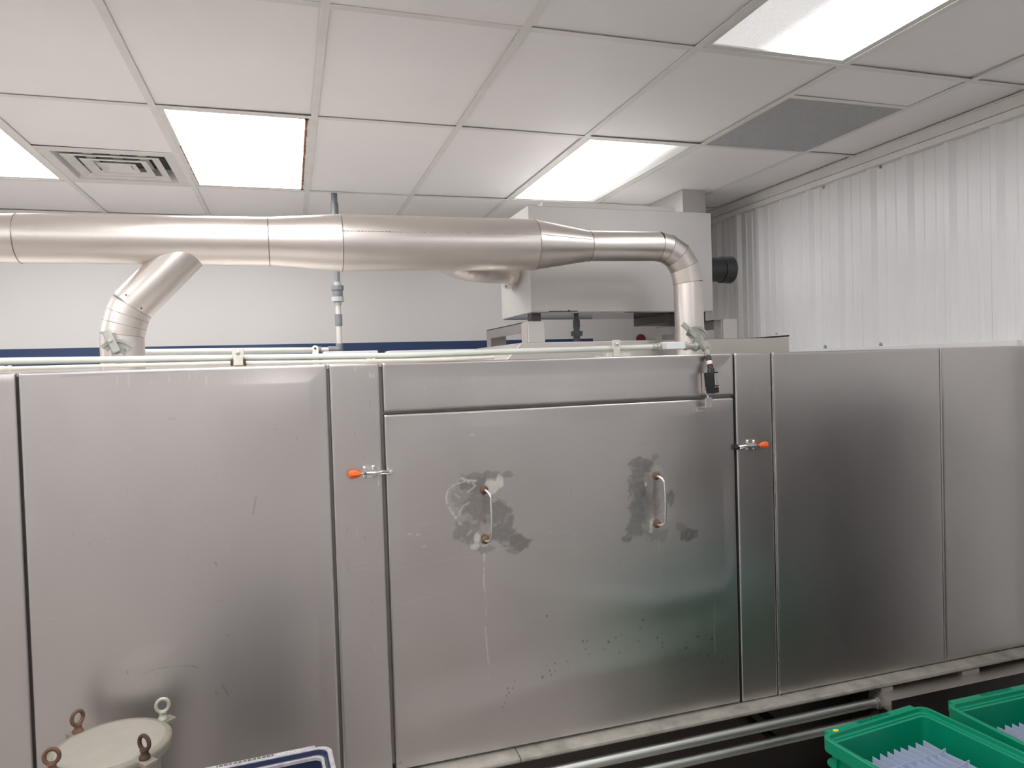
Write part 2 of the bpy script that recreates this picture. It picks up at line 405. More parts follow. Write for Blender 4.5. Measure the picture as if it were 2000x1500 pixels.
# return grille
xc, yc = (GX(4)+GX(5))/2, (RH+R1)/2; hw, hl = .6096/2-.012, (R1-RH)/2-.012
e = empty('return_grille', grot(xc, yc, ZC), 'grey perforated return air grille in the ceiling near the corrugated wall', 'grille'); e.rotation_euler.z = PHI
q = MB(); n = 44
for i in range(n+1):
    x = -hw+2*hw*i/n; q.box(x-.0013, x+.0013, -hl, hl, .001, .009)
for i in range(n+1):
    yq = -hl+2*hl*i/n; q.box(-hw, hw, yq-.0013, yq+.0013, .0015, .0085)
o = q.build('grille_core', M['grille']); o.parent = e
o = MB().box(-hw, hw, -hl, hl, .03, .035).build('backing', paint('grille backing', (.34, .36, .37), .8)); o.parent = e

# ------------------------------------------------------------------ the stainless tunnel machine
D = 2.15; ZT = CH+.0245; ZB = CH-1.213
machine = empty('stainless_tunnel_machine', (.7, 3.2, 0), 'long brushed stainless steel enclosed machine with hinged panels, filling the lower photo', 'machine')
def vnoise(X, Z, s, seed=0):
    r = np.random.default_rng(seed); g = r.random((64, 64)); x = X*s+seed*3.1; z = Z*s+seed*1.7
    i, j = np.floor(x).astype(int), np.floor(z).astype(int); a, b = x-i, z-j; a = a*a*(3-2*a); b = b*b*(3-2*b); i2, j2 = (i+1) % 64, (j+1) % 64; i, j = i % 64, j % 64
    return (g[i, j]*(1-a)+g[i2, j]*a)*(1-b)+(g[i, j2]*(1-a)+g[i2, j2]*a)*b
def fbm(X, Z, s, seed=0): return .5*vnoise(X, Z, s, seed)+.28*vnoise(X, Z, s*2.1, seed+1)+.22*vnoise(X, Z, s*4.3, seed+2)
def xz(px, py): p = at(px, py, D); return p.x, p.z
class Paint:
    def __init__(s, X, Z): s.X, s.Z = X, Z; s.c = np.zeros(X.shape+(3,)); s.n = fbm(X, Z, 60, 3); s.n2 = fbm(X, Z, 25, 9); s.n3 = fbm(X, Z, 110, 21)
    def blob(s, ch, px, py, rx, ry, a, edge=.35, jag=.9, rot=0):
        x, z = xz(px, py); k = .00150
        dx, dz = s.X-x, s.Z-z; c_, s_ = math.cos(rot), math.sin(rot)
        u_, v_ = (dx*c_+dz*s_)/(rx*k), (-dx*s_+dz*c_)/(ry*k)
        d = np.sqrt(u_*u_+v_*v_)+(s.n-.5)*jag+(s.n2-.5)*jag
        mk = np.clip((1-d)/edge+.5, 0, 1)*a*np.clip(.45+1.1*s.n3, 0, 1); s.c[..., ch] = np.maximum(s.c[..., ch], mk)
    def line(s, ch, pts, wpx, a, dash=0, seed=0):
        q = [xz(*p) for p in pts]; wd = wpx*.00150/2
        for (x0, z0), (x1, z1) in zip(q[:-1], q[1:]):
            dx, dz = x1-x0, z1-z0; L = dx*dx+dz*dz+1e-12
            t = np.clip(((s.X-x0)*dx+(s.Z-z0)*dz)/L, 0, 1); d = np.hypot(s.X-x0-t*dx, s.Z-z0-t*dz)
            mk = np.clip(1.5-d/wd, 0, 1)*a
            if dash: mk = mk*np.clip(vnoise(s.X+7, s.Z, dash, seed)*2.2-.5, 0, 1)
            s.c[..., ch] = np.maximum(s.c[..., ch], mk)
def panel(name, x0, x1, z0, z1, step, parent, disp=None, pnt=None, y=D, edge=.005, mat=None, depth=.03):
    def ax(a, b):
        n = max(2, int((b-a-2*edge)/step)); e_ = [0, edge*.12, edge*.4]
        return np.array([a+k for k in e_]+list(np.linspace(a+edge, b-edge, n))+[b-k for k in e_[::-1]])
    xs, zs = ax(x0, x1), ax(z0, z1); X, Z = np.meshgrid(xs, zs, indexing='ij'); Y = np.full(X.shape, y)
    ex = np.minimum(X-x0, x1-X); ez = np.minimum(Z-z0, z1-Z)
    for e_ in (ex, ez):
        t = np.clip(1-e_/edge, 0, 1); Y = Y+edge*(1-np.sqrt(np.clip(1-t*t, 0, 1)))
    if disp is not None: Y = Y+disp(X, Z)*np.clip(np.minimum(ex, ez)/.05, 0, 1)
    nx, nz = X.shape
    V = np.stack([X, Y, Z], -1).reshape(-1, 3)
    i, j = np.meshgrid(np.arange(nx-1), np.arange(nz-1), indexing='ij'); a = (i*nz+j).ravel()
    Fq = np.stack([a, a+nz, a+nz+1, a+1], -1)
    # folded back rim
    per = [k*nz for k in range(nx)]+[(nx-1)*nz+k for k in range(1, nz)]+[k*nz+nz-1 for k in range(nx-2, -1, -1)]+[k for k in range(nz-2, 0, -1)]
    base = len(V); R_ = V[per].copy(); R_[:, 1] = y+depth; V = np.vstack([V, R_]); m_ = len(per)
    Fr = np.array([[per[k], base+k, base+(k+1) % m_, per[(k+1) % m_]] for k in range(m_)])
    Fq = np.vstack([Fq, Fr])
    me = bpy.data.meshes.new(name); me.vertices.add(len(V)); me.vertices.foreach_set('co', V.ravel())
    me.loops.add(Fq.size); me.polygons.add(len(Fq)); me.loops.foreach_set('vertex_index', Fq.ravel().astype(np.int32))
    me.polygons.foreach_set('loop_start', np.arange(0, Fq.size, 4, dtype=np.int32)); me.polygons.foreach_set('loop_total', np.full(len(Fq), 4, dtype=np.int32))
    me.update(); me.validate()
    col = me.color_attributes.new('stain_sheen', 'FLOAT_COLOR', 'POINT'); c = np.zeros((len(V), 4)); c[:, 3] = 1
    if pnt is not None:
        P_ = Paint(X, Z); pnt(P_); c[:nx*nz, :3] = np.clip(P_.c, 0, 1).reshape(-1, 3)
    col.data.foreach_set('color', c.ravel())
    ang(me, 50); me.materials.append(mat or M['steel_panel'])
    o = bpy.data.objects.new(name, me); C.objects.link(o); o.parent = parent
    o.matrix_parent_inverse = Matrix.Translation(-parent.location) if parent.type == 'EMPTY' else Matrix.Identity(4)
    return o
def waves(a, sx_, sz_, seed):
    return lambda X, Z: a*(vnoise(X+5, Z+5, sx_, seed)-.5)*2+a*.5*(vnoise(X+5, Z*1.0+5, sz_*2, seed+1)-.5)*2
# painted stains and marks, and the lid's reflection ---------------------------------------------------------
def p_left(p):
    arc = [(275, 1322), (300, 1308), (335, 1301), (375, 1301), (405, 1312), (430, 1332), (446, 1358)]
    p.line(0, arc[3:], 2.2, .75, 30, 4); p.line(0, arc[:4], 1.6, .45, 30, 5)
    for (x, y, a, b) in ((500, 972, 494, 1004), (419, 1098, 424, 1106), (247, 1311, 250, 1317), (420, 1352, 426, 1356), (445, 1240, 446, 1243)):
        p.line(0, [(x, y), (a, b)], 2, .7)
    p.line(0, [(308, 820), (342, 818)], 2, .4, 80)
    for k in range(70):
        x = random.uniform(70, 640); y = random.uniform(740, 1450); L = random.uniform(2, 10); a = random.uniform(-.6, .6)+(1.57 if random.random() < .6 else 0)
        p.line(random.choice((0, 1)), [(x, y), (x+L*math.cos(a), y+L*math.sin(a))], 1.2, random.uniform(.15, .45))
    for k in range(14):
        x = random.uniform(170, 560); p.line(1, [(x, 725+random.uniform(0, 12)), (x+1, 735+random.uniform(0, 20))], 1.6, .5, 60)
    p.line(0, [(120, 735), (360, 725), (420, 724)], 2.5, .35, 25, 8)
    p.blob(1, 290, 1279, 45, 15, .12, .5, .3, .25)  # faint pale patch: the lid's reflection painted into the sheet
def p_post(p):
    for k in range(30):
        x = random.uniform(655, 745); y = random.uniform(735, 1400); L = random.uniform(8, 40)
        p.line(random.choice((0, 1, 1)), [(x, y), (x+random.uniform(-2, 2), y+L)], 1.2, random.uniform(.15, .4), 50, k)
    for k in range(7): x = random.uniform(690, 742); p.line(1, [(x, 718), (x, 728+random.uniform(0, 10))], 1.8, .7, 60)
    p.line(1, [(670, 1103), (745, 1098)], 2, .4, 30); p.line(1, [(672, 1112), (745, 1108)], 1.6, .25, 30); p.line(1, [(738, 938), (741, 950)], 2, .8)
def p_door(p):
    B = p.blob
    # ground and smeared patch about the left pull
    for (x, y, rx, ry, a) in ((925, 945, 38, 20, .75), (935, 985, 34, 34, .6), (975, 1000, 22, 32, .8), (915, 1040, 26, 28, .6), (980, 1040, 28, 24, .85), (1018, 1060, 24, 17, .95), (1003, 1075, 14, 8, .6),
                              (905, 975, 24, 22, .35), (950, 1073, 24, 10, .5), (996, 1022, 10, 18, .8), (940, 930, 50, 9, .6)): B(0, x, y, rx, ry, a, .3, 1.0)
    for (x, y, rx, ry, a) in ((960, 950, 16, 16, .9), (975, 940, 8, 14, .9), (932, 1050, 6, 12, .8, ), (928, 1068, 10, 7, .7), (948, 1065, 8, 5, .7)): B(1, x, y, rx, ry, a, .3, .9)
    p.line(1, [(925, 942), (905, 940), (888, 946), (875, 956), (871, 970), (874, 985), (882, 1000), (893, 1015), (900, 1024)], 4.4, 1.0, 300, 3)
    p.line(1, [(901, 934), (912, 938), (930, 939)], 4, .8); p.line(1, [(924, 944), (928, 949), (922, 955), (914, 960)], 4, .6)
    p.line(1, [(916, 982), (905, 988), (898, 1000), (897, 1008)], 4, .6); p.line(1, [(888, 965), (898, 972)], 4, .45); p.line(1, [(921, 1037), (914, 1044)], 5, .5)
    B(2, 946, 957, 8, 9, .95, .4, .4); B(2, 948, 1052, 8, 10, .95, .4, .4); B(2, 947, 1020, 4, 5, .5, .6, .4)
    p.line(1, [(946, 1082), (945, 1140), (950, 1180), (948, 1230), (954, 1290), (956, 1325)], 2.2, .95, 90, 5)
    # the right one
    for (x, y, rx, ry, a) in ((1255, 910, 26, 18, .8), (1245, 925, 22, 18, .7), (1250, 960, 22, 26, .75), (1245, 1000, 16, 34, .7), (1265, 985, 30, 45, .35), (1240, 1030, 22, 24, .65), (1310, 975, 8, 18, .75),
                              (1345, 1045, 22, 14, .9), (1332, 1030, 14, 10, .5), (1225, 1052, 12, 10, .75), (1285, 1045, 30, 16, .4), (1280, 893, 10, 8, .5)): B(0, x, y, rx, ry, a, .3, 1.0)
    for (x, y, rx, ry, a) in ((1262, 946, 4, 6, .9), (1273, 1025, 4, 12, .85), (1272, 1038, 5, 4, .8), (1280, 915, 14, 8, .35)): B(1, x, y, rx, ry, a, .3, .5)
    for pts in ([(1270, 928), (1276, 918), (1284, 912)], [(1290, 914), (1296, 926)], [(1226, 930), (1234, 936)], [(1234, 960), (1240, 975)]): p.line(1, pts, 2.5, .5)
    B(2, 1281, 930, 9, 9, .95, .4, .5); B(2, 1283, 1022, 8, 9, .95, .4, .4); B(2, 1282, 990, 6, 9, .7, .6, .4)
    p.line(1, [(1286, 1048), (1287, 1090), (1288, 1150)], 1.8, .5, 90, 7)
    p.line(1, [(1395, 1172), (1396, 1283)], 1.6, .55); p.line(1, [(1385, 1150), (1386, 1235)], 1.6, .2)
    # dark specks along an arc, then scuffs
    for (x, y, s_) in ((1139, 1253, 5), (1147, 1253, 4), (1189, 1254, 6), (1203, 1246, 4), (1214, 1240, 4), (1251, 1228, 5), (1256, 1211, 5), (1284, 1245, 6), (1293, 1255, 4), (1294, 1264, 4), (1293, 1237, 4),
                       (1339, 1265, 6), (1324, 1266, 3), (1359, 1276, 3), (1366, 1275, 4), (1363, 1243, 6), (1359, 1242, 4), (1390, 1248, 6), (1418, 1267, 4), (1383, 1280, 6), (1396, 1281, 5), (1410, 1294, 4), (1248, 1252, 4),
                       (1234, 1246, 3), (1144, 1268, 4), (1150, 1278, 3), (1179, 1268, 3), (1210, 1274, 4), (1107, 1292, 4), (1084, 1295, 4), (1073, 1310, 4), (1076, 1318, 4), (1059, 1322, 6), (1084, 1309, 4), (1068, 1300, 3),
                       (991, 1344, 4), (1001, 1343, 4), (993, 1352, 4), (988, 1358, 4), (986, 1371, 4), (981, 1379, 3), (983, 1386, 3), (1068, 1203, 5), (1004, 1330, 3)):
        p.blob(0, x, y, s_*.5, s_*.5, 1, .3, .25)
    p.line(1, [(1070, 1041), (1120, 1039)], 2, .4, 60); p.line(1, [(960, 1075), (1030, 1067), (1140, 1062)], 2, .25, 30); p.line(1, [(760, 1030), (860, 1020)], 3, .12, 20)
    p.line(1, [(780, 1110), (870, 1095), (930, 1085)], 2.5, .16, 20); p.line(1, [(790, 1180), (860, 1160), (920, 1150)], 3, .16, 15)
    for (x, y) in ((800, 1043), (815, 1044), (922, 849), (829, 1067)): p.blob(1, x, y, 5, 2.5, .6, .4, .6)
    for k in range(60):
        x = random.uniform(765, 1430); y = random.uniform(830, 1400); L = random.uniform(3, 20); a = random.uniform(-.2, .2)+(1.57 if random.random() < .4 else 0)
        p.line(random.choice((0, 1)), [(x, y), (x+L*math.cos(a), y+L*math.sin(a))], 1.2, random.uniform(.1, .3))
    p.blob(0, 782, 1490, 3, 3, .5, .3, .3)
def p_few(x0, x1, y0, y1, n):
    def g(p):
        for k in range(n):
            x = random.uniform(x0, x1); y = random.uniform(y0, y1); L = random.uniform(3, 25); a = random.uniform(-.3, .3)+(1.57 if random.random() < .5 else 0)
            p.line(random.choice((0, 1)), [(x, y), (x+L*math.cos(a), y+L*math.sin(a))], 1.2, random.uniform(.1, .35))
    return g
def p_header(p):
    p.line(0, [(760, 801), (1430, 772)], 2.2, .5, 25, 3)
    p_few(760, 1420, 715, 780, 25)(p)
def d_left(X, Z):
    return -.006*np.exp(-((X-.02)/.16)**2-((Z-(ZT-.10))/.13)**2)+.0022*(vnoise(X+5, Z+5, 2.3, 2)-.5)*2
def d_door(X, Z):
    x, z = X-.28, Z-ZB
    arch = .10+.20*np.clip(x, 0, 1.25)-.095*np.clip(x, 0, 1.25)**2
    a = -.0042*np.exp(-((z-arch)/.045)**2)*np.clip(x/.3, 0, 1)*np.clip((1.2-x)/.25, 0, 1)
    a += .003*np.exp(-((z-arch-.13)/.06)**2)*np.clip((1.25-x)/.3, 0, 1)
    a += -.003*np.exp(-((z-.45-.06*np.sin(x*5))/.05)**2)*np.clip((x-.2)/.5, 0, 1)
    a += .0025*(vnoise(X+5, Z*1.6+5, 3.0, 11)-.5)*2+.0012*(vnoise(X+5, Z+5, 7, 12)-.5)
    for (hx, hz) in ((xz(946, 1000)), (xz(1280, 975))):
        a += .0035*np.exp(-((X-hx)/.045)**2-((Z-hz)/.10)**2)
    return a
panel('side_panel', -1.80, -.662, ZB, ZT, .02, machine, waves(.0015, 2, 2, 3))
panel('side_panel', -.655, .1195, ZB, ZT, .003, machine, d_left, p_left)
panel('corner_post', .1265, .2715, ZB, ZT, .004, machine, waves(.0006, 3, 3, 5), p_post)
panel('header_panel', .281, 1.501, CH-.1225, ZT, .004, machine, lambda X, Z: waves(.0012, 3, 3, 6)(X, Z)+(Z-(CH-.1225))*.022, p_header)
door = panel('door', .281, 1.499, ZB+.003, CH-.131, .0027, machine, d_door, p_door); door['label'] = 'wide hinged door panel with two worn pull handles'
panel('corner_post', 1.508, 1.658, ZB, ZT, .004, machine, waves(.0006, 3, 3, 7), p_few(1450, 1510, 700, 1350, 20))
panel('side_panel', 1.665, 2.4405, ZB, ZT, .006, machine, waves(.0018, 2, 2, 8), p_few(1530, 1830, 700, 1300, 30))
panel('side_panel', 2.446, 2.925, ZB, ZT, .01, machine, waves(.0015, 2, 2, 9))
MB().box(-1.80, 2.905, D+.03, 4.75, ZB+.01, ZT-.012).build('body', M['steel_top'], machine)
MB().box(-1.80, 2.905, D+.016, D+.05, ZT-.010, ZT-.0015).build('top_flange', M['steel_frame'], machine, bevel=.001)
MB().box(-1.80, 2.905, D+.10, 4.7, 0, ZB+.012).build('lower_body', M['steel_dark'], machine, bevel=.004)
MB().box(1.6595, 1.6640, D-.004, D+.01, ZB, ZT-.002).build('seam_strip', M['steel_bright'], machine, bevel=.001)
MB().box(2.4412, 2.4455, D-.001, D+.01, ZB, ZT-.004).build('seam_strip', M['steel_frame'], machine, bevel=.001)
MB().box(1.5015, 1.5070, D+.002, D+.012, ZB, CH-.13).build('door_gap_shade', M['gap_shade'], machine)  # black strip painting the shade in the open gap beside the door
# ledge below the panels: folded strip of two lengths, worn light
lg = MB()
for (a, b) in ((-1.8, .66), (.662, 2.905)):
    lg.prism([(a, D+.02, ZB-.002), (a, D-.052, ZB-.008), (a, D-.054, ZB-.016), (a, D-.05, ZB-.022), (a, D+.02, ZB-.022)], (b-a, 0, 0))
lg.build('bottom_ledge', paint('worn ledge strip', (.42, .40, .355), .5, .25, 14, .5), machine, bevel=.0015)
# toggle clamps (same kind, mirrored) --------------------------------
def clamp(px, py, s_, lab):
    c = at(px, py, D-.002); k = .00153
    P = lambda dx, dz, dy=0: (c.x+dx*k*s_, c.y-dy, c.z-dz*k)
    q = MB()
    def pl(x0, x1, z0, z1, y0, y1):
        a, b = sorted((P(x0, 0)[0], P(x1, 0)[0])); q.box(a, b, c.y-y1, c.y-y0, c.z-z1*k, c.z-z0*k)
    pl(0, 26, -12, -1, 0, .003); pl(0, 26, 5, 13, 0, .003); pl(1, 25, -2, 0, 0, .024); pl(1, 25, 4, 6, 0, .02)
    base = q.build('toggle_clamp', M['steel_bright'], machine, bevel=.0008); base['label'] = lab
    for (x, z) in ((4, -7), (21, -8), (4, 9), (21, 9)): MB().lathe(P(x, z, .003), (0, -1, 0), [(0, .0058), (.002, .0058), (.005, .003), (.0055, .001)], 12).build('bolt', M['steel_bright'], base)
    a = MB(); a.tube([P(6, 1, .02), P(24, 1.5, .026), P(38, 0, .022), P(52, 3, .014)], .0042, 10)
    a.tube([P(24, 5, .02), P(38, 5, .02), P(52, 6, .014)], .003, 10); a.build('clamp_arm', M['steel_bright'], base)
    h = MB(); h.lathe(P(54, 4, .0), (0, -1, 0), [(0, .007), (.012, .0075), (.022, .006), (.0225, .003)], 16)
    a0, a1 = sorted((P(50, 0)[0], P(59, 0)[0])); h.box(a0, a1, c.y-.010, c.y-.001, c.z-9*k, c.z+3*k)
    h.build('spindle_bumper', M['steel_bright'] if s_ > 0 else M['black'], base, bevel=.0006)
    st = MB(); st.tube([P(-6, 2, .018), P(2, 2, .018)], .0035, 10); st.build('handle_stem', M['steel_bright'], base)
    g = MB(); prof = [(-4, 2.5), (-8, 5.5), (-14, 7.8), (-20, 8.2), (-25, 7.4), (-27.5, 5.5)]
    rings = []
    for (dx, hw_) in prof:
        for j in range(16):
            t = 2*math.pi*j/16; rings.append(P(dx, 2+math.sin(t)*hw_, .018+math.cos(t)*.0065*(1.0 if dx > -26 else .6)))
    n = 16; f = []
    for i in range(len(prof)-1): f += [(i*n+j, i*n+(j+1) % n, (i+1)*n+(j+1) % n, (i+1)*n+j) for j in range(n)]
    f += [tuple(range(n))[::-1], tuple(range((len(prof)-1)*n, len(prof)*n))]
    g.add(rings, f); g.tube([P(-9, 3, .025), P(-22, 3, .025)], .0022, 8)
    gr = g.build('grip', M['orange'], base, sharp=60); gr['label'] = 'orange grip'
    return base
clamp(708, 921.5, 1, 'steel toggle clamp left of the door with orange grip pointing left')
clamp(1474, 867.5, -1, 'steel toggle clamp right of the door with orange grip pointing right')
# door pulls
for (t_, b_, lb) in (((946, 957), (948, 1055), 'bent rod pull on the left of the door'), ((1282, 930), (1284, 1024), 'bent rod pull on the right of the door')):
    T, B = at(*t_, D), at(*b_, D); ox = .012
    pth = [T+Vector((0, .004, 0)), T+Vector((.001, -.018, 0)), T+Vector((ox*.7, -.030, -.008)), T+Vector((ox, -.035, -.024))]
    pth += [B+Vector((ox, -.035, .020)), B+Vector((ox*.8, -.030, .004)), B+Vector((.001, -.020, 0)), B+Vector((0, .004, 0))]
    # smooth the corners
    Q = [pth[0]]
    for i in range(1, len(pth)-1): Q += [pth[i-1].lerp(pth[i], .65), pth[i].lerp(pth[i+1], .35)] if i in (2, 3, 4, 5) else [pth[i]]
    Q.append(pth[-1])
    h = MB().tube(Q, .0046, 14).build('pull_handle', M['steel_bright'], door, sharp=60); h['label'] = lb
    # collars belong to the pull: welded washers, rusted
    for p_ in (T, B): MB().lathe(p_+Vector((0, .004, 0)), (0, -1, 0), [(0, .013), (.006, .0125), (.010, .009), (.011, .004)], 18).build('rusted_collar', M['rust'], door, sharp=50)
# bracket plate on the door for the limit switch
br = MB(); p = at(1384, 786, D-.03); k = .00165
br.box(p.x-.014, p.x+.013, D-.034, D-.031, p.z-.018, p.z+.017); br.box(p.x-.03, p.x+.013, D-.034, D-.001, p.z-.018, p.z-.0155)
br.box(p.x-.034, p.x-.012, D-.012, D-.002, p.z-.034, p.z-.018)
br.build('switch_bracket', M['steel_frame'], door, bevel=.002)
MB().tube([at(1375, 760, D-.02), at(1383, 775, D-.024), at(1384, 785, D-.03)], .004, 10).build('striker', M['steel_bright'], door)

# trough and low pipes, right
tx, tz = 2.068, CH-1.252
tr = empty('steel_trough', (2.5, 2.12, 0), 'grey steel box trough along the foot of the machine behind the green crates', 'trough')
MB().box(tx, 2.925, 2.043, 2.245, .02, tz-.002).build('trough_body', M['steel_dark'], tr, bevel=.002)  # darker than the lid: the front's shade is put into the colour
MB().box(tx-.004, 2.93, 2.038, 2.15, tz-.003, tz).build('trough_lid', M['steel_frame'], tr, bevel=.001)
MB().box(tx-.003, tx, 2.045, 2.15, .3, tz-.003).build('trough_end', M['steel_frame'], tr)
for (a, b) in ((2.075, 2.13), (2.47, 2.56), (2.85, 2.9)): MB().box(a, b, 2.10, 2.165, tz, ZB-.024).build('mounting_tab', M['steel_frame'], tr)

for (z0, y0, lb, x0) in ((CH-1.283, 2.098, 'upper galvanised pipe running low along the machine into the steel trough', -1.4), (CH-1.345, 2.098, 'lower galvanised pipe running parallel beneath the other one', -1.4)):
    e = empty('galvanised_pipe', (1.5, y0, z0), lb, 'pipe', 'galvanised pipes below the door')
    MB().tube([(x0, y0, z0), (tx-.002, y0, z0)], .0168, 28).build('pipe', M['galv'], e)
    hx_ = [(tx-.003, y0+.027*math.cos(k*math.pi/3+.2), z0+.027*math.sin(k*math.pi/3+.2)) for k in range(6)]
    hn = MB().prism(hx_, (-.018, 0, 0)); hn.lathe((tx-.021, y0, z0), (-1, 0, 0), [(0, .023), (.008, .022), (.010, .017)], 24); hn.build('hex_nut', M['steel_mid'], e, sharp=25)
    for xx in (-.9, .35, 1.6): MB().box(xx, xx+.02, y0+.015, D+.10, z0-.01, z0+.01).build('standoff', M['steel_dark'], e)

# ------------------------------------------------------------------ things on top of the machine
YP = 2.76
plat0, plat1 = at(1019, 671, YP), at(1541, 657.5, YP)
plz = (plat0.z+plat1.z)/2
pf = empty('raised_deck', (2.0, 3.1, ZT), 'raised stainless deck on the machine top carrying the steel box frame', 'deck')
q = MB(); lowx = at(995, 702, YP).x
q.prism([(lowx-.03, YP, ZT-.012), (plat0.x, YP, plz), (plat1.x, YP, plz), (plat1.x, YP, ZT-.012)], (0, .75, 0))
q.build('deck_body', M['steel_frame'], pf, bevel=.003)
MB().box(plat1.x-.002, plat1.x+.006, YP-.006, YP+.7, ZT-.01, plz+.004).build('end_plate', M['lamp_frame'], pf, bevel=.001)
MB().box(plat1.x+.012, plat1.x+.018, YP+.02, YP+.5, ZT-.01, plz+.012).build('end_slot_shade', M['gap_shade'], pf)  # black sheet painting the shade of the slot by the end plate

# support frames under the box
YF = 2.80
def support(xa, xb, ytop, lb, tint):
    """post of square tube at the front, beam going back, second post at the back"""
    A, B = at(xa, ytop, YF), at(xb, ytop, YF); zt = A.z; z0 = plz
    e = empty('support_frame', ((A.x+B.x)/2, YF, z0), lb, 'frame', 'short support frames under the steel box')
    MB().box(A.x, B.x, YF, YF+.075, z0, zt).build('post', M['steel_box'], e, bevel=.004)
    MB().box(A.x-.006, A.x, YF+.01, YF+.07, z0, zt-.004).build('post_flange', M['steel_frame'], e, bevel=.001)
    yb = YF+.62
    q = MB(); q.box(A.x-.004, A.x+.001, YF+.07, yb, zt-.045, zt); q.box(A.x-.004, B.x-.01, YF+.07, yb, zt-.005, zt)
    q.build('beam', M['steel_mid'], e, bevel=.001)
    MB().box(A.x-.0035, B.x, yb-.07, yb+.002, ZT-.012, zt+.001).build('rear_post', M['steel_mid'], e, bevel=.002)
support(1031, 1064.5, 627.5, 'stainless support frame at the left end under the steel box', 0)
support(1413, 1440, 622.5, 'stainless support frame at the right end under the steel box, beside the corrugated wall', 0)

# box
YX = 2.87; YX2 = YX+.42
a, b = at(1032, 403, YX), at(1391, 414, YX); c, d_ = at(1036, 611, YX), at(1391, 609.5, YX)
bx0, bx1, bz0, bz1 = (a.x+c.x)/2, (b.x+d_.x)/2, (c.z+d_.z)/2, (a.z+b.z)/2
bx = empty('steel_plenum_box', ((bx0+bx1)/2, YX+.2, bz0), 'large dull stainless steel box raised above the machine behind the duct elbow', 'box')
MB().box(bx0, bx1, YX, YX2, bz0+.003, bz1).build('box_body', M['steel_box'], bx, bevel=.003)
MB().box(bx0+.004, bx1-.004, YX+.004, YX2-.004, bz0, bz0+.003).build('polished_underside', M['steel_mirror'], bx)
l0, l1 = at(1058, 396, YX+.02), at(1316, 405, YX+.02)
MB().box(l0.x, l1.x, YX+.012, YX2-.03, bz1, bz1+.022).build('lid', M['steel_box'], bx, bevel=.002)
q = MB()
for (x0_, y0_, x1_, y1_) in ((1072, 607.5, 1128, 608.5), (1110, 606, 1113, 609), (1345, 0, 0, 0)):
    if x1_ > 0:
        p0, p1 = at(x0_, y0_, YX-.001), at(x1_, y1_, YX-.001); q.box(p0.x, p1.x, YX-.0012, YX, min(p0.z, p1.z), max(p0.z, p1.z)+.001)
q.build('drip_stain', M['rust_dark'], bx)
# riser to ceiling
ry = 3.88
rx0, rx1 = at(1333, 390, ry).x, at(1378, 390, ry).x
MB().box(rx0, rx1, ry, ry+.72, bz1-.30, ZC+.004).build('riser_duct', M['steel_box'], bx, bevel=.002)
MB().box(bx1-.50, bx1-.20, YX2-.005, ry+.3, bz1-.30, bz1-.03).box(bx1-.50, rx0+.001, ry+.002, ry+.3, bz1-.298, bz1-.032).build('link_duct', M['steel_box'], bx, bevel=.002)
# dark mount plate under the right end
p0, p1 = at(1296, 611, YX+.1), at(1391, 611, YX+.02)
MB().box(p0.x, bx1-.004, YX+.06, YX2-.02, at(1350, 628, YX+.06).z, bz0).build('mount_plate', M['steel_dark'], bx, bevel=.001)
MB().box(bx0+.012, bx0+.055, YX+.03, YX+.08, at(1048, 627.5, YF).z, bz0).build('mount_foot', M['steel_dark'], bx)

# flanged elbow from the box to the main duct
e = empty('duct_elbow', at(960, 520, 2.95), 'stainless duct elbow behind the main duct, bolted to the left of the steel box', 'duct')
YE = YX+.2
zc_ = at(1035, 508, YE).z
pts = [Vector((bx0, YE, zc_)), Vector((bx0-.10, YE, zc_))]
for k in range(1, 6):
    t = k/5*1.15; R_ = .26; pts.append(Vector((bx0-.10-R_*math.sin(t), YE-R_*(1-math.cos(t)), zc_+.002*k)))
last = at(842, 478, 2.62); pts.append(Vector((last.x, 2.62, last.z)))
rr = [.106]*2+[.106, .105, .102, .098, .092]+[.070]
MB().tube(pts, rr, 48, True, True).build('gored_elbow', M['steel_duct'], e)
MB().lathe((bx0-.030, YE, zc_), (-1, 0, 0), [(0, .107), (0, .133), (.006, .133), (.006, .107)], 40).build('flange', M['steel_frame'], e)
for k in range(12):
    t = math.radians(30*k+12); MB().lathe((bx0-.036, YE+.121*math.cos(t), zc_+.121*math.sin(t)), (-1, 0, 0), [(0, .007), (.006, .007), (.007, .003)], 6).build('flange_bolt', M['steel_bright'], e)

# main duct ---------------------------------------------------------
YD = 2.60
duct = empty('exhaust_duct', at(600, 470, YD), 'long stainless steel exhaust duct running overhead, with reducers and two legs into the machine', 'duct')
mp = [(38, 465.5, 96), (525, 472, 94), (666, 474.5, 110), (1041, 478.3, 98), (1149, 480.6, 59)]
P3 = [at(x, y, YD) for x, y, d in mp]; R3 = [rad(d, p_) for (x, y, d), p_ in zip(mp, P3)]
L0 = Vector((XL+.005, YD, P3[0].z-.02)); Lr = P3[0]+Vector((-.20, 0, -.003))
def sect(name, pts, rs, cap=False, par=None, n=64): return MB().tube(pts, rs, n, cap, True).build(name, M['steel_duct'], par or duct)
sect('duct_section', [L0, Lr], [R3[0]*.88]*2, True); sect('reducer', [Lr, P3[0]], [R3[0]*.88, R3[0]])
sect('duct_section', [P3[0], P3[1]], [R3[0], R3[1]]); sect('reducer', [P3[1], P3[2]], [R3[1], R3[2]])
sect('duct_section', [P3[2], P3[3]], [R3[2], R3[3]]); sect('reducer', [P3[3], P3[4]], [R3[3], R3[4]])
el = [(1285, 481.5), (1303, 486), (1322, 499), (1336, 521), (1343.5, 552), (1345.5, 690)]
PE = [at(x, y, YD) for x, y in el]; rs_ = R3[4]; re = rad(56, PE[3])
sect('duct_section', [P3[4], PE[0]], [rs_, re])
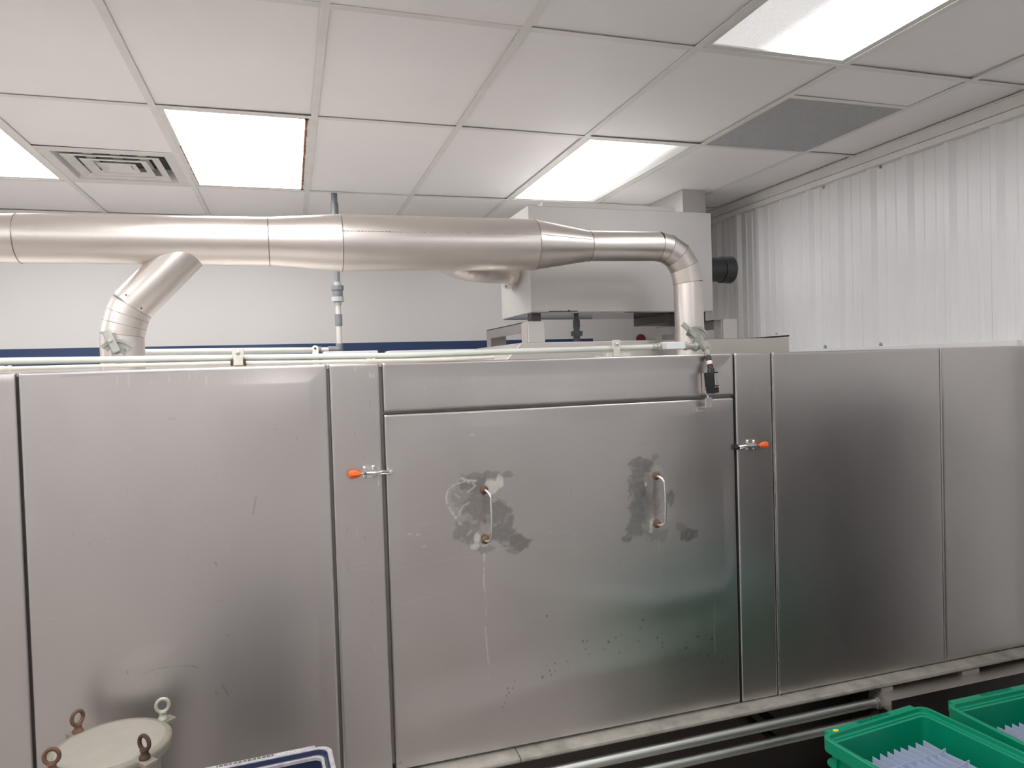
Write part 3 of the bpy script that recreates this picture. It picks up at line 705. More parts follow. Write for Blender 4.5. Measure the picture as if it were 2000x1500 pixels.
sect('gored_elbow', PE[:5], [re]*5); PE[5].z = ZT-.012; PE[5].x = PE[4].x+.004
sect('down_leg', PE[4:6], [re, re], True)
# welds: rings at joints and the longitudinal seams
q = MB()
def ringw(q, p_, d_, r_, w_=.0016): MB().torus(p_, d_, r_, w_, 56, 6).build('weld_ring', M['weld'], duct)
for p_, r_ in zip(P3, R3): ringw(q, p_, P3[3]-P3[1], r_)
ringw(q, Lr, (1, 0, 0), R3[0]*.88)
for i in range(0, 5):
    dd = (PE[i+1]-PE[i]).normalized()+(PE[i]-(PE[i-1] if i else P3[4])).normalized(); ringw(q, PE[i], dd, re*1.01, .001)
q = MB(); up = math.radians(14)
for (i, j) in ((1, 2), (2, 3), (3, 4)):
    n = 60; 
    for k in range(n):
        t0, t1 = k/n, (k+.7)/n
        w_ = .0009+random.random()*.0012
        A = P3[i].lerp(P3[j], t0); B = P3[i].lerp(P3[j], t1); ra = R3[i]+(R3[j]-R3[i])*t0; rb = R3[i]+(R3[j]-R3[i])*t1
        o_ = Vector((0, -math.cos(up), math.sin(up))); q.tube([A+o_*ra, B+o_*rb], w_, 5)
q.build('weld_seam', M['weld_bright'], duct)
# left branch
bl = [(378, 478), (258, 598), (249, 616), (243.5, 635), (238.5, 655), (238, 720)]
PBp = [at(x, y, YD) for x, y in bl]; PBp[-1].z = ZT-.012; PBp[-1].x = PBp[-2].x
rbr = rad(78, PBp[3])
sect('branch_duct', PBp[:2], [rbr, rbr], True); sect('gored_elbow', PBp[1:5], [rbr]*4); sect('down_leg', PBp[4:], [rbr]*2, True)
q = MB()
for i in range(1, 5):
    dd = (PBp[i+1]-PBp[i]).normalized()+(PBp[i]-PBp[i-1]).normalized(); ringw(q, PBp[i], dd, rbr*1.008, .001)
# rim of the saddle joint
ax_b = (PBp[0]-PBp[1]).normalized(); ax_m = (P3[1]-P3[0]).normalized(); rm = R3[0]*.995
a_ = ax_b.cross(Vector((0, 1, 0))).normalized(); b_ = ax_b.cross(a_); sad = []
for k in range(49):
    t = 2*math.pi*k/48; o_ = PBp[1]+(a_*math.cos(t)+b_*math.sin(t))*rbr
    w0 = o_-P3[0]; w0 = w0-ax_m*w0.dot(ax_m); dv = ax_b-ax_m*ax_b.dot(ax_m)
    A_, B_, C_ = dv.dot(dv), 2*w0.dot(dv), w0.dot(w0)-rm*rm; disc = B_*B_-4*A_*C_
    if disc > 0: sad.append(o_+ax_b*((-B_-math.sqrt(disc))/(2*A_)))
if len(sad) > 10: q.tube(sad, .0014, 6, False).build('saddle_weld', M['weld'], duct)
for (x, y) in ((246, 576), (276, 602)):
    p_ = at(x, y, YD-rbr-.001); MB().lathe(p_, (0, -1, 0), [(0, .003), (.002, .002)], 8).build('rivet', M['rust_dark'], duct)
def fan(px, py, rpx, a0, a1, lever, name_lab, Yq):
    """damper quadrant: slotted sector plate, hub and lever"""
    c = at(px, py, Yq); k = rad(2, c); q = MB(); n = 18
    def arc(r0, r1, y0, y1):
        v = []; f = []
        for i in range(n+1):
            t = math.radians(a0+(a1-a0)*i/n)
            for (r_, yo) in ((r0, y0), (r1, y0), (r1, y1), (r0, y1)): v.append((c.x+r_*k*math.cos(t), c.y+yo, c.z+r_*k*math.sin(t)))
        for i in range(n):
            for j in range(4): f.append((4*i+j, 4*i+(j+1) % 4, 4*i+4+(j+1) % 4, 4*i+4+j))
        f += [(0, 3, 2, 1), (4*n, 4*n+1, 4*n+2, 4*n+3)]; q.add(v, f)
    arc(rpx*.83, rpx, -.004, 0); arc(rpx*.60, rpx*.70, -.003, 0); arc(rpx*.60, rpx*.85, 0, .002)
    t = math.radians(a0); 
    q.lathe((c.x, c.y+.05, c.z), (0, -1, 0), [(0, rpx*.2*k), (.05, rpx*.22*k), (.056, rpx*.30*k), (.06, rpx*.30*k), (.062, rpx*.15*k)], 20)
    q.obox((c.x, c.y-.001, c.z+rpx*.3*k), (rpx*.3*k, 0, 0), (0, .0015, 0), (0, 0, rpx*.32*k))
    o = q.build('damper_quadrant', M['cast'], duct, bevel=0); o['label'] = name_lab
    (lx0, ly0), (lx1, ly1) = lever; A = at(lx0, ly0, Yq-.010); B = at(lx1, ly1, Yq-.018); dd = (B-A)/2; s_ = Vector((-dd.z, 0, dd.x)).normalized()*rpx*.19*k
    MB().obox((A+B)/2, dd, s_, (0, .004, 0)).build('lever', M['cast'], o, bevel=.003)
    MB().lathe(A.lerp(B, .45)+Vector((0, -.004, 0)), (0, -1, 0), [(0, rpx*.1*k), (.008, rpx*.1*k)], 6).build('wing_bolt', M['steel_frame'], o)
    q = MB(); q.tube([(c.x, c.y+.02, c.z), (c.x, c.y+.02, ZT+.012)], rpx*.16*k, 12); q.build('spindle', M['cast'], o)
fan(231, 700, 38, 38, 142, ((206, 645), (229, 688)), 'cast damper quadrant low on the left duct leg, its lever tilted left', YD-rbr-.012)
fan(1361, 664, 27, 22, 158, ((1333, 632), (1361, 658)), 'cast damper quadrant low on the right duct leg, its lever pointing up left', YD-re-.014)

# conduits ------------------------------------------------------------
def poly(pts, Ys): return [at(x, y, Y_) for (x, y), Y_ in zip(pts, Ys)]
YC = 2.215
cd = empty('electrical_conduit', at(700, 697, YC), 'pale grey painted conduit running along the machine top to the door switch', 'conduit')
cp_ = [(-220, 711), (0, 705.6), (400, 699.6), (790, 694.4), (908, 689.5), (1195, 680.3), (1276, 677.4)]
C3 = poly(cp_, [YC]*7); MB().tube(C3, .0092, 20).build('conduit_run', M['conduit'], cd, sharp=40)
p1 = at(1273, 677.5, YC); dirc = (C3[-1]-C3[-2]).normalized()
MB().lathe(p1, dirc, [(0, .0095), (.002, .013), (.012, .013), (.014, .011), (.018, .011), (.019, .0135), (.026, .0135), (.027, .011)], 8).build('compression_fitting', M['cast'], cd)
b0, b1 = at(1291, 676, YC), at(1337, 675.5, YC); cc = (b0+b1)/2
MB().box(b0.x, b1.x, YC-.014, YC+.014, cc.z-.0125, cc.z+.0145).build('conduit_body', M['conduit'], cd, bevel=.005)
MB().box(b0.x+.014, b1.x-.008, YC-.0155, YC-.0135, cc.z-.010, cc.z+.009).build('cover_plate', M['white_label'], cd, bevel=.001)
p2 = at(1336, 675.5, YC); p3 = at(1372, 678, YC)
MB().lathe(p2, (p3-p2).normalized(), [(0, .011), (.001, .0155), (.010, .0155), (.011, .0115), (.036, .0115), (.037, .015), (.041, .016), (.050, .015), (.052, .012), (.060, .011)], 20).build('coupling', M['cast'], cd)
k1 = at(1378, 678, 2.185)
u1 = Vector((.62, -.1, -.78)).normalized(); v1 = Vector((.78, 0, .62)).normalized(); w1 = u1.cross(v1).normalized()
q = MB(); pts_ = []
for i in range(28):
    t = 2*math.pi*i/28; pts_.append(k1+u1*math.cos(t)*.021*(1 if abs(math.cos(t)) < .9 else 1)+v1*math.sin(t)*.0145-w1*.012)
q.prism(pts_, w1*.026); q.build('pull_elbow', M['cast'], cd, bevel=.002)
cap_n = w1 if w1.y < 0 else -w1
MB().lathe(k1+cap_n*.0135, cap_n, [(0, .009), (.0015, .009), (.002, .005), (.003, .005)], 20).build('elbow_cap', M['cast'], cd)
# sleeves from elbow to switch
j = [at(1381, 686, 2.160), at(1383.5, 697, 2.132), at(1385, 707, 2.124), at(1387, 714, 2.120), at(1389, 727, 2.115)]
MB().tube([j[0], j[1]], [.0105, .0095], 18).build('sleeve', M['cast'], cd)
MB().tube([j[1], j[1].lerp(j[2], .8)], .0098, 18).build('sleeve', M['maroon'], cd)
MB().tube([j[1].lerp(j[2], .8), j[3].lerp(j[2], .3)], .0095, 18).build('sleeve', M['white_label'], cd)
MB().tube([j[3].lerp(j[2], .3), j[3].lerp(j[4], .45)], .0100, 18).build('sleeve', M['maroon'], cd)
# door limit switch
sw = empty('limit_switch', at(1390, 748, YC-.05), 'black door limit switch with a grey data label hanging above the door corner', 'switch')
s0, s1 = at(1379, 727, 2.135), at(1402, 753, 2.135)
MB().lathe(j[3].lerp(j[4], .45), (j[4]-j[3]).normalized(), [(0, .0105), (.004, .0125), (.014, .0125), (.020, .0135)], 16).build('cable_gland', M['black'], sw)
A = at(1388.5, 727, 2.112); B = at(1392, 768, 2.112); ax_ = (B-A); hx = Vector((.0165, .004, .0015)); hy = Vector((-.004, .0165, 0))
MB().obox(A.lerp(B, .36), ax_*.36, hx, hy).build('switch_housing', M['black'], sw, bevel=.0015)
MB().obox(A.lerp(B, .84), ax_*.15, hx*.9, hy*.9).build('switch_head', M['black'], sw, bevel=.001)
cN = Vector((.0, -1, 0)); lc = A.lerp(B, .34)-hy+hx*.35+Vector((0, -.0008, 0))
MB().obox(lc, ax_*.27, hx*.50, Vector((0, .0008, 0))).build('label_border', M['white_label'], sw)
lp = MB().obox(lc+Vector((0, -.0009, 0)), ax_*.25, hx*.43, Vector((0, .0005, 0))).build('data_label', M['grey_label'], sw)
for t in (-.3, .3, .8): MB().lathe(A.lerp(B, .70)-hy*1.05+hx*t, (0, -1, 0), [(0, .0022), (.0015, .0022), (.002, .001)], 10).build('screw', M['steel_bright'], sw)
mpx = at(1374.5, 748, D-.006)
MB().box(mpx.x-.0045, mpx.x+.007, D-.030, D-.001, mpx.z-.036, mpx.z+.034).build('mount_plate', M['steel_frame'], sw, bevel=.0015)

# cream conduit below, lying on the front edge
ce = empty('thin_conduit', at(400, 715, 2.19), 'thin cream conduit lying along the machine top edge below the grey conduit', 'conduit')
C4 = poly([(-250, 728), (0, 720.3), (200, 715), (420, 709.5), (620, 707), (880, 702), (965, 698)], [2.20]*7)
for p_ in C4: p_.z = max(p_.z, ZT+.0055)
MB().tube(C4, .0057, 14).build('conduit_run', M['cream'], ce, sharp=40)
for (x, y) in ((12, 720), (725, 705)):
    p_ = at(x, y, 2.20); p_.z = max(p_.z, ZT+.0055)
    MB().lathe(p_-Vector((.014, 0, 0)), (1, 0, .01), [(0, .006), (.001, .0085), (.009, .0085), (.010, .007), (.018, .007), (.019, .0085), (.026, .0085), (.027, .006)], 10).build('coupling', M['cream'], ce)

# strut clamps
def strut_clamp(px, ytop, ybot, Yq, wpx, lb, legs=True):
    t0, t1 = at(px, ytop, Yq), at(px, ybot, Yq); k = rad(2, t0); wd = wpx*k/2
    e = empty('conduit_clamp', (t0.x, Yq, t1.z), lb, 'clamp', 'strut clamps holding the conduits')
    zt, zb = t0.z, t1.z
    q = MB(); q.box(t0.x-wd, t0.x+wd, Yq-.016, Yq-.012, zb+(zt-zb)*.45, zt); q.box(t0.x-wd*.8, t0.x+wd*.8, Yq-.018, Yq-.014, zb, zb+(zt-zb)*.55)
    q.build('clamp_strap', M['cream'], e, bevel=.0015)
    MB().lathe((t0.x, Yq-.016, zt-(zt-zb)*.26), (0, -1, 0), [(0, .005), (.004, .005), (.0055, .002)], 14).build('clamp_screw', M['steel_bright'], e)
    if legs:
        for s_ in (-1, 1):
            q = MB(); q.box(t0.x+s_*wd*1.05-.004, t0.x+s_*wd*1.05+.003, Yq-.014, Yq+.012, zb-.001, zb+(zt-zb)*.32)
            q.box(t0.x+s_*wd*.9-.004, t0.x+s_*wd*.9+.004, Yq-.012, Yq+.012, zb+(zt-zb)*.28, zb+(zt-zb)*.36)
            q.build('strut_lip', M['rust_dark'], e, bevel=.001)
    MB().box(t0.x-.016, t0.x+.016, Yq-.011, Yq+.14, zb-.002, zb+.003).build('strut_base', M['cream'], e)
    return e
zmin = ZT
strut_clamp(465, 680.5, 713.5, 2.20, 22, 'cream clamp with rusty strut lips left of the upright plastic pipe')
strut_clamp(1200, 664.5, 696, 2.21, 17, 'cream clamp on the grey conduit in front of the raised deck', False)
q = MB(); a0, a1 = at(1184, 690, 2.21), at(1229, 696, 2.21)
ch = MB().box(a0.x, a1.x, 2.20, 2.24, ZT-.002, a0.z+.001).build('strut_channel', M['cream']); tag(ch, 'short cream strut channel under the conduit clamp in front of the deck', 'bracket')
# plastic water pipe at the back and its horizontal leg
YV = 4.36
pv = empty('plastic_pipe', at(661, 683, YV), 'grey plastic pipe rising behind the main duct to the ceiling, with union fittings', 'pipe')
def vz(x, y): return at(x, y, YV)
top = vz(661, 381); xv = lambda y: vz(661+(683-y)*-.001, y)
def vt(name, y0, y1, dpx, mat, n=20, six=False):
    A, B = vz(660.5+(y0-600)*.004, y0), vz(660.5+(y1-600)*.004, y1); A.x = B.x = vz(660.5, 600).x
    if y0 < 385: A.z = ZC+.02
    r_ = rad(dpx, A); return MB().tube([A, B], r_, n).build(name, mat, pv, sharp=35 if n > 12 else 20)
vt('pipe', 381, 403, 11.5, M['pvc']); vt('coupling', 397, 425, 14.5, M['pvc']); vt('pipe', 420, 552, 10.5, M['pvc'])
vt('union_collar', 551, 562, 13, M['pvc_light']); vt('union_nut', 558, 567, 24, M['pvc'], 12); vt('union_body', 565, 582, 20, M['pvc']); vt('union_nut', 580, 589, 24, M['pvc_light'], 12); vt('union_collar', 587, 596, 14, M['pvc_light'])
vt('pipe', 594, 616, 10.5, M['pvc_pale']); vt('coupling', 614, 636, 14, M['pvc']); vt('pipe', 634, 672, 10.5, M['pvc_pale'])
E0 = Vector((vz(660.5, 600).x, YV, vz(661, 671).z)); E1 = Vector((E0.x, YV, vz(661, 683).z))
MB().tube([E0, E1+Vector((0, 0, .006)), E1+Vector((-.006, 0, 0)), E1+Vector((-.065, 0, 0))], .0215, 20).build('elbow', M['pvc'], pv, sharp=50)
h1 = at(620, 684, YV); h2 = at(560, 684.5, 4.15); h3 = at(270, 688.5, 3.45); h4 = at(240, 689, 3.4)
for p_ in (h1,): p_.z = E1.z
MB().tube([E1+Vector((-.06, 0, 0)), h1], .0165, 18).build('pipe', M['pvc_pale'], pv)
MB().tube([h1, h2, h3, h4], [.0165, .0165, .015, .015], 18).build('pipe', M['conduit'], pv)
MB().tube([h1+Vector((-.03, -.002, 0)), h1+Vector((.02, 0, 0))], .0215, 18).build('coupling', M['pvc'], pv)
e = empty('pipe_clamp', at(616, 690, 4.30), 'small round topped clamp holding the plastic pipe at the back', 'clamp')
pc = at(616, 690, 4.30); ptp = at(616, 674.5, 4.30); q = MB(); kk = rad(12, pc)
prf = [(pc.x-kk, 4.30, ZT-.01)]+[(pc.x-kk*math.cos(math.pi*i/12), 4.30, ptp.z-kk+kk*math.sin(math.pi*i/12)) for i in range(13)]+[(pc.x+kk, 4.30, ZT-.01)]
q.prism(prf, (0, .006, 0)).build('clamp_strap', M['lamp_frame'], e, bevel=.001)
MB().lathe((pc.x, 4.30, ptp.z-kk), (0, -1, 0), [(0, .007), (.006, .006), (.007, .003)], 12).build('clamp_screw', M['rust_dark'], e)
# pale sheets on the machine top
for (x0_, x1_, yt, lb) in ((633, 738, 685.5, 'pale flat sheet lying on the machine top right of the plastic pipe'), (760, 944, 683, 'longer pale flat sheet lying on the machine top beside the support frame')):
    p0, p1 = at(x0_, yt, 4.1), at(x1_, yt, 4.1)
    tag(MB().box(p0.x, p1.x, 4.1, 4.28, ZT-.012, (p0.z+p1.z)/2).build('pale_sheet', M['sheet'], bevel=.002), lb, 'sheet', 'pale sheets on the machine')
# grey drain fitting below the box
YG = 3.10
def gz(y): return at(1126, y, YG)
dr = empty('drain_fitting', gz(668), 'dark grey plastic drain union hanging below the steel box', 'pipe fitting')
for (nm, y0, y1, d_, n) in (('pipe', 604, 626, 9, 18), ('union_collar', 625, 640, 14, 18), ('union_body', 638, 648, 12, 18), ('union_nut', 647, 656, 23, 12), ('pipe', 655, 676, 13, 18)):
    A, B = gz(y0), gz(y1); A.x = B.x = gz(640).x
    if y0 == 604: A.z = bz0+.001
    if y1 == 676: B.z = plz-.002
    MB().tube([A, B], rad(d_, A), n).build(nm, M['pvc'], dr, sharp=35 if n > 12 else 20)
# dark pvc outlet to the right
YO = 3.05; o0 = at(1391, 527, YO); zc_ = at(1405, 527, YO).z
xa_ = bx1; xb_ = at(1424, 527, YO).x; rp = rad(50, o0)
po = empty('pvc_outlet', (xa_, YO, zc_), 'dark grey plastic pipe stub on the right of the steel box facing the corrugated wall', 'pipe')
MB().tube([(xa_-.002, YO, zc_), (xb_-.03, YO, zc_)], rp*.93, 36).build('pipe', M['pvc_dark'], po)
MB().lathe((xb_-.05, YO, zc_), (1, 0, 0), [(0, rp*.93), (0, rp*1.02), (.055, rp*1.06), (.056, rp*.9)], 36).build('coupling', M['pvc_dark'], po)
# red fitting on back wall
p_ = at(1253, 661, YB-.03); e_ = MB().lathe((p_.x, YB-.001, p_.z), (0, -1, 0), [(0, .034), (.02, .036), (.04, .030), (.045, .015)], 20).build('red_cap', M['red'])
tag(e_, 'small red rounded cap on the back wall seen beneath the steel box', 'cap')

# ------------------------------------------------------------------ filter housing at lower left
ZL = CH-.89; cx_, cy_, rl = -.434, 1.952, .135
fh = empty('filter_housing', (cx_, cy_, 0), 'round vessel with an off-white lid and four eye nuts at the lower left', 'vessel')
MB().lathe((cx_, cy_, 0), (0, 0, 1), [(0, .11), (.02, .11), (.02, .085), (ZL-.18, .085), (ZL-.12, .105), (ZL-.03, .108), (ZL-.03, .128), (ZL-.018, .13)], 64).build('vessel_body', M['steel_frame'], fh, sharp=40)
MB().lathe((cx_, cy_, ZL-.018), (0, 0, 1), [(0, .13), (.002, rl), (.012, rl), (.0165, rl-.003), (.018, rl-.010)], 80).build('lid_rim', M['lid_rim'], fh, sharp=50)
MB().lathe((cx_, cy_, ZL-.001), (0, 0, 1), [(0, rl-.014), (.0015, rl-.015), (.0022, rl-.020)], 80).build('lid', M['lid'], fh, sharp=50)
for (bx_, by_, nx_, ny_, mat_, ringn, sx_, lb) in ((148, 1427, 150, 1402, 'rust', (.75, -.66, 0), .9, 'rusty eye nut at the back left of the lid'), (326, 1400, 326, 1378, 'eye_grey', (.15, -1, 0), 1, 'grey eye nut at the back right of the lid'),
        (289, 1482, 287, 1452, 'rust_dark', (-.62, -.78, 0), .95, 'dark rusty eye nut at the front right of the lid'), (85, 1515, 90, 1490, 'rust', (.1, -1, 0), 1, 'rusty eye nut at the front left of the lid')):
    b_ = atz(bx_, by_, ZL)
    dirv = (Vector((cx_, cy_, ZL))-b_); dirv.z = 0; dirv.normalize(); out = -dirv
    perp = Vector((-out.y, out.x, 0)); rc = Vector((cx_, cy_, ZL))
    lug = rc+out*(rl+.008)
    q = MB().obox((lug.x, lug.y, ZL-.010), out*.022, perp*.016, (0, 0, .007)); q.build('lug', M['lid_rim'], fh, bevel=.003)
    base = b_.copy(); base = rc+out*(rl+.002); base.z = ZL-.002
    nut = MB().lathe(base, (0, 0, 1), [(0, .0125), (.006, .0125), (.009, .0095), (.016, .0085), (.021, .011)], 16)
    nut.torus(base+Vector((0, 0, .037)), ringn, .0150, .0048, 36, 12, 1, 1.12)
    en = nut.build('eye_nut', M[mat_], fh, sharp=60); en['label'] = lb
    MB().tube([base+Vector((0, 0, .002)), base+Vector((0, 0, -.075))], .0058, 10).build('swing_bolt', M['rust_dark'], fh)
    MB().obox(base+Vector((0, 0, -.06))-out*.008, out*.02, perp*.014, (0, 0, .006)).build('bolt_ear', M['steel_frame'], fh, bevel=.002)

# ------------------------------------------------------------------ crates
def rrect(hx, hy, r, n=6):
    pts = []
    for (sx_, sy_, a0) in ((1, 1, 0), (-1, 1, 90), (-1, -1, 180), (1, -1, 270)):
        for i in range(n+1):
            t = math.radians(a0+90*i/n); pts.append((sx_*(hx-r)+r*math.cos(t), sy_*(hy-r)+r*math.sin(t)))
    return pts
def loops(mb, L):
    """skin successive rounded rectangles: L = [(hx, hy, r, z)]"""
    n = None; v = []
    for (hx, hy, r, z) in L:
        p = rrect(hx, hy, max(r, .002)); n = len(p); v += [(a, b, z) for a, b in p]
    f = []
    for i in range(len(L)-1): f += [(i*n+j, i*n+(j+1) % n, (i+1)*n+(j+1) % n, (i+1)*n+j) for j in range(n)]
    return v, f, n
def crate(name, loc, rot, W, Ln, H, body, edge, lab, cat='crate'):
    """stacking crate, short side W along local x, long side Ln along y, rim at z = 0, open top"""
    e = empty(name, loc, lab, cat, None); e.rotation_euler.z = rot
    hx, hy = W/2, Ln/2; s = MB()
    L = [(hx-.020, hy-.020, .02, -H), (hx-.020, hy-.020, .02, -.075), (hx-.004, hy-.004, .03, -.073), (hx-.004, hy-.004, .03, -.069), (hx-.016, hy-.016, .02, -.067), (hx-.016, hy-.016, .02, -.045), (hx, hy, .03, -.035), (hx, hy, .03, -.002), (hx-.002, hy-.002, .03, 0),
         (hx-.011, hy-.011, .024, 0), (hx-.012, hy-.012, .024, -.010), (hx-.018, hy-.018, .022, -.012), (hx-.019, hy-.019, .02, -.016), (hx-.024, hy-.024, .018, -.018), (hx-.027, hy-.027, .018, -H+.004)]
    v, f, n = loops(s, L); k = len(L)
    f.append(tuple(range(n))[::-1]); f.append(tuple(range((k-1)*n, k*n))); s.add(v, f)
    q = s
    for sx_ in (-1, 1):
        for yy in np.linspace(-hy+.05, hy-.05, 8): q.box(sx_*(hx-.011)-.006, sx_*(hx-.011)+.006, yy-.0015, yy+.0015, -.070, -.036)
    for sy_ in (-1, 1):
        for xx in np.linspace(-hx+.05, hx-.05, 5): q.box(xx-.0015, xx+.0015, sy_*(hy-.011)-.006, sy_*(hy-.011)+.006, -.070, -.036)
    o = s.build('crate_shell', M[body], None, sharp=35); o.parent = e
    if edge != body:                               # outside of the wall is the scuffed grey, the inside dark
        o.data.materials.append(M[edge])
        for p in o.data.polygons:
            c = p.center
            if p.normal.x*c.x+p.normal.y*c.y > .01 and max(abs(c.x)/hx, abs(c.y)/hy) > .9 and max(abs(c.x)-hx, abs(c.y)-hy) > -.0215: p.material_index = 1
    if edge != body:
        q = MB(); v, f, n = loops(q, [(hx+.001, hy+.001, .03, -.012), (hx+.001, hy+.001, .03, .001), (hx-.009, hy-.009, .024, .0012), (hx-.0105, hy-.0105, .024, -.004)]); q.add(v, f)
        v, f, n = loops(q, [(hx-.018, hy-.018, .02, -.0105), (hx-.0185, hy-.0185, .02, -.009), (hx-.0245, hy-.0245, .018, -.0095), (hx-.0255, hy-.0255, .018, -.016)]); q.add(v, f)
        o = q.build('worn_rim', M[edge], None, sharp=35); o.parent = e
    # carrying edge on the far short side: plates with slotted comb between
    q = MB(); yq = hy+.013
    for (a, b) in ((-hx+.03, -.055), (.070, hx-.035)): q.box(a, b, hy-.004, yq, -.030, .0004)
    for i in range(12):
        x = -.052+i*.0104; q.box(x, x+.0028, hy-.002, yq, -.028, .0002)
    q.box(-.056, .071, yq-.0015, yq, -.014, .0002)
    o = q.build('comb_handle', M[edge], None, bevel=.0006); o.parent = e
    o = MB().box(-.0545, .0695, hy-.001, yq-.002, -.026, -.012).build('comb_slots', M['gap_shade'], None); o.parent = e  # black filler that paints shade into the slots of the comb
    return e
W_, L_ = .40, .60
def place_crate(corner_px, zr, rot, H, *a):
    """far right rim corner at the photo pixel"""
    c = atz(*corner_px, zr); return c
HC = .32
def dividers(par_loc, rot, lab, x0, x1, nsh, ytop, zt, depth, ncross):
    e = empty('divider_set', par_loc, lab, 'divider insert', None); e.rotation_euler.z = rot
    for i in range(nsh):
        x = x0+(x1-x0)*i/(nsh-1); jig = random.uniform(-.0015, .0015); q = MB(); dz = random.uniform(-.002, .002)
        # slightly bowed sheet with a raised far corner
        v = []; f = []; n = 10; Lq = depth
        for k in range(n+1):
            yy = ytop-Lq*k/n; bow = .0022*math.sin(k*1.7+i)+jig
            for (zz, off) in ((-HC+.005, 0), (zt+dz, 0)):
                v += [(x+bow, yy, zz), (x+bow+.0009, yy, zz)]
        for k in range(n):
            a = 4*k; b = 4*(k+1)
            f += [(a, a+2, b+2, b), (a+1, b+1, b+3, a+3), (a+2, a+3, b+3, b+2), (a, b, b+1, a+1)]
        f += [(0, 1, 3, 2), (4*n, 4*n+2, 4*n+3, 4*n+1)]
        o = q.add(v, f).build('lengthwise_sheet', M['divider'], None, sharp=60); o.parent = e
    for j_ in range(ncross):
        yy = ytop-.064-j_*.066; q = MB(); v = []; f = []; n = nsh*2
        for k in range(n+1):
            x = x0-.008+(x1-x0+.018)*k/n; bow = .002*math.sin(k*1.1+j_)
            for zz in (-HC+.005, zt+.0015+(.004 if k >= n-1 else 0)): v += [(x, yy+bow, zz), (x, yy+bow+.0009, zz)]
        for k in range(n):
            a = 4*k; b = 4*(k+1); f += [(a, b, b+2, a+2), (a+1, a+3, b+3, b+1), (a+2, b+2, b+3, a+3), (a, a+1, b+1, b)]
        f += [(0, 2, 3, 1), (4*n, 4*n+1, 4*n+3, 4*n+2)]
        o = q.add(v, f).build('cross_sheet', M['divider'], None, sharp=60); o.parent = e
    return e
# green crate nearest the camera
ZG = CH-1.03; rot1 = math.radians(5.0)
c1 = atz(1801, 1376, ZG)
def crate_centre(c, rot, W, Ln): return c-Matrix.Rotation(rot, 3, 'Z') @ Vector((W/2, Ln/2, 0))
g1 = crate_centre(c1, rot1, W_, L_)
cr1 = crate('plastic_crate', g1, rot1, W_, L_, HC, 'green', 'green', 'green plastic crate with a yellow sticker, at the lower right in front')
p_ = MB(); st = [(-.163+.010*math.cos(a*math.pi/3+.3), .3035+.006*math.sin(a*math.pi/3+.3), .0002) for a in range(6)]
o = p_.prism(st, (0, 0, .0008)).build('sticker', M['yellow']); o.parent = cr1; o.location = (.022, -.004, 0)
dividers(g1, rot1, 'pale blue plastic divider grid standing inside the front green crate', -.122, .098, 9, .222, -.045, .40, 5)
c2 = atz(1844, 1376, ZG); rot2 = math.radians(-.4)
g2 = c2+Matrix.Rotation(rot2, 3, 'Z') @ Vector((W_/2, -L_/2, 0))
cr2 = crate('plastic_crate', g2, rot2, W_, L_, HC, 'green', 'green', 'green plastic crate cut off by the right edge, behind the one with the sticker')
dividers(g2, rot2, 'pale blue plastic divider grid standing inside the right-hand green crate', -.100, .120, 9, .215, -.045, .40, 5)
# black wire ends between the dividers
wr_ = MB()
for (x, y, x2, y2) in ((1849, 1504, 1847, 1498), (1866, 1505, 1863, 1493), (1882, 1503, 1877, 1487), (1897, 1500, 1892, 1484), (1902, 1502, 1894, 1495), (1897, 1498, 1890, 1488)):
    a = atz(x, y, ZG-.085); b = atz(x2, y2, ZG-.062); wr_.tube([a-Vector((0, 0, .02)), a, b], [.0013, .0013, .0007], 6)
tag(wr_.build('black_wire_ends', M['black']), 'thin black wire ends sticking up between the dividers of the front green crate', 'wires')
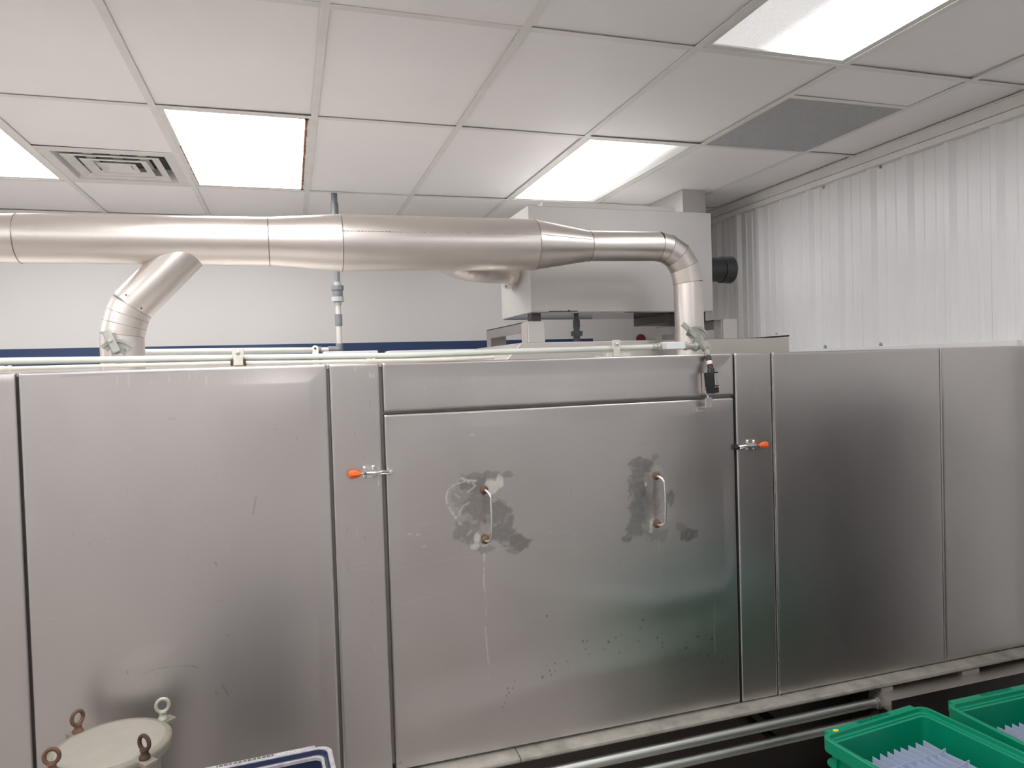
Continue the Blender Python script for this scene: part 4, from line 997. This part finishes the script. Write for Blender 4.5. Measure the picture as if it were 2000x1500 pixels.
# grey and navy crate, bottom centre left
ZN = CH-.90; rot3 = math.radians(2.5)
c3 = atz(645, 1455, ZN); g3 = crate_centre(c3, rot3, W_, L_)
cr3 = crate('plastic_crate', g3, rot3, W_, L_, HC, 'navy', 'crate_edge', 'navy crate with scuffed grey rim and raised letters, at the bottom left of the door')
txt = bpy.data.curves.new('raised_letters', 'FONT'); txt.body = 'ACTION'; txt.size = .014; txt.extrude = .0006; txt.space_character = 1.15
to = bpy.data.objects.new('raised_letters', txt); C.objects.link(to)
dg = bpy.context.evaluated_depsgraph_get(); me = bpy.data.meshes.new_from_object(to.evaluated_get(dg)); bpy.data.objects.remove(to)
me.materials.append(paint('pale letter plastic', (.62, .61, .62), .5)); lo_ = bpy.data.objects.new('raised_letters', me); C.objects.link(lo_); lo_.parent = cr3
lo_.location = (.078, .2975, .0008)
# low stands carrying the crates (below the frame)
def bench(name, x0, x1, y0, y1, z, lb):
    e = empty(name, ((x0+x1)/2, (y0+y1)/2, 0), lb, 'stand', 'low steel stands under the crates')
    MB().box(x0, x1, y0, y1, z-.03, z).build('stand_top', M['steel_frame'], e, bevel=.003)
    for xx in (x0+.02, x1-.06):
        for yy in (y0+.02, y1-.06): MB().box(xx, xx+.04, yy, yy+.04, 0, z-.03).build('leg', M['steel_dark'], e, bevel=.002)
bench('crate_stand', 1.28, 2.24, .93, 1.58, ZG-HC, 'low steel stand under the two green crates')
bench('crate_stand', -.30, .10, 1.10, 1.78, ZN-HC, 'low steel stand under the navy crate')

# dark cabinet by the corrugated wall, seen only as a reflection in the steel
e = empty('storage_cabinet', (2.6, .85, 0), 'dark grey cabinet by the corrugated wall, seen only as a dark reflection', 'cabinet')
cm = paint('dark cabinet enamel', (.035, .036, .036), .5, .1, 4)
MB().box(2.35, 2.90, .12, 1.50, .06, 1.46).build('cabinet_body', cm, e, bevel=.01)
for (a, b) in ((.13, .805), (.815, 1.49)):
    dr_ = MB().box(2.33, 2.35, a, b, .10, 1.44).build('cabinet_door', cm, e, bevel=.004)
    MB().box(2.315, 2.33, (a if a > .8 else b-.03), (a+.03 if a > .8 else b), .75, .87).build('cabinet_handle', M['steel_frame'], dr_, bevel=.003)
MB().box(2.37, 2.90, .14, 1.48, 0, .06).build('plinth', M['black'], e)

# tidy helper flags
for o in bpy.data.objects:
    if '_p' in o: del o['_p']
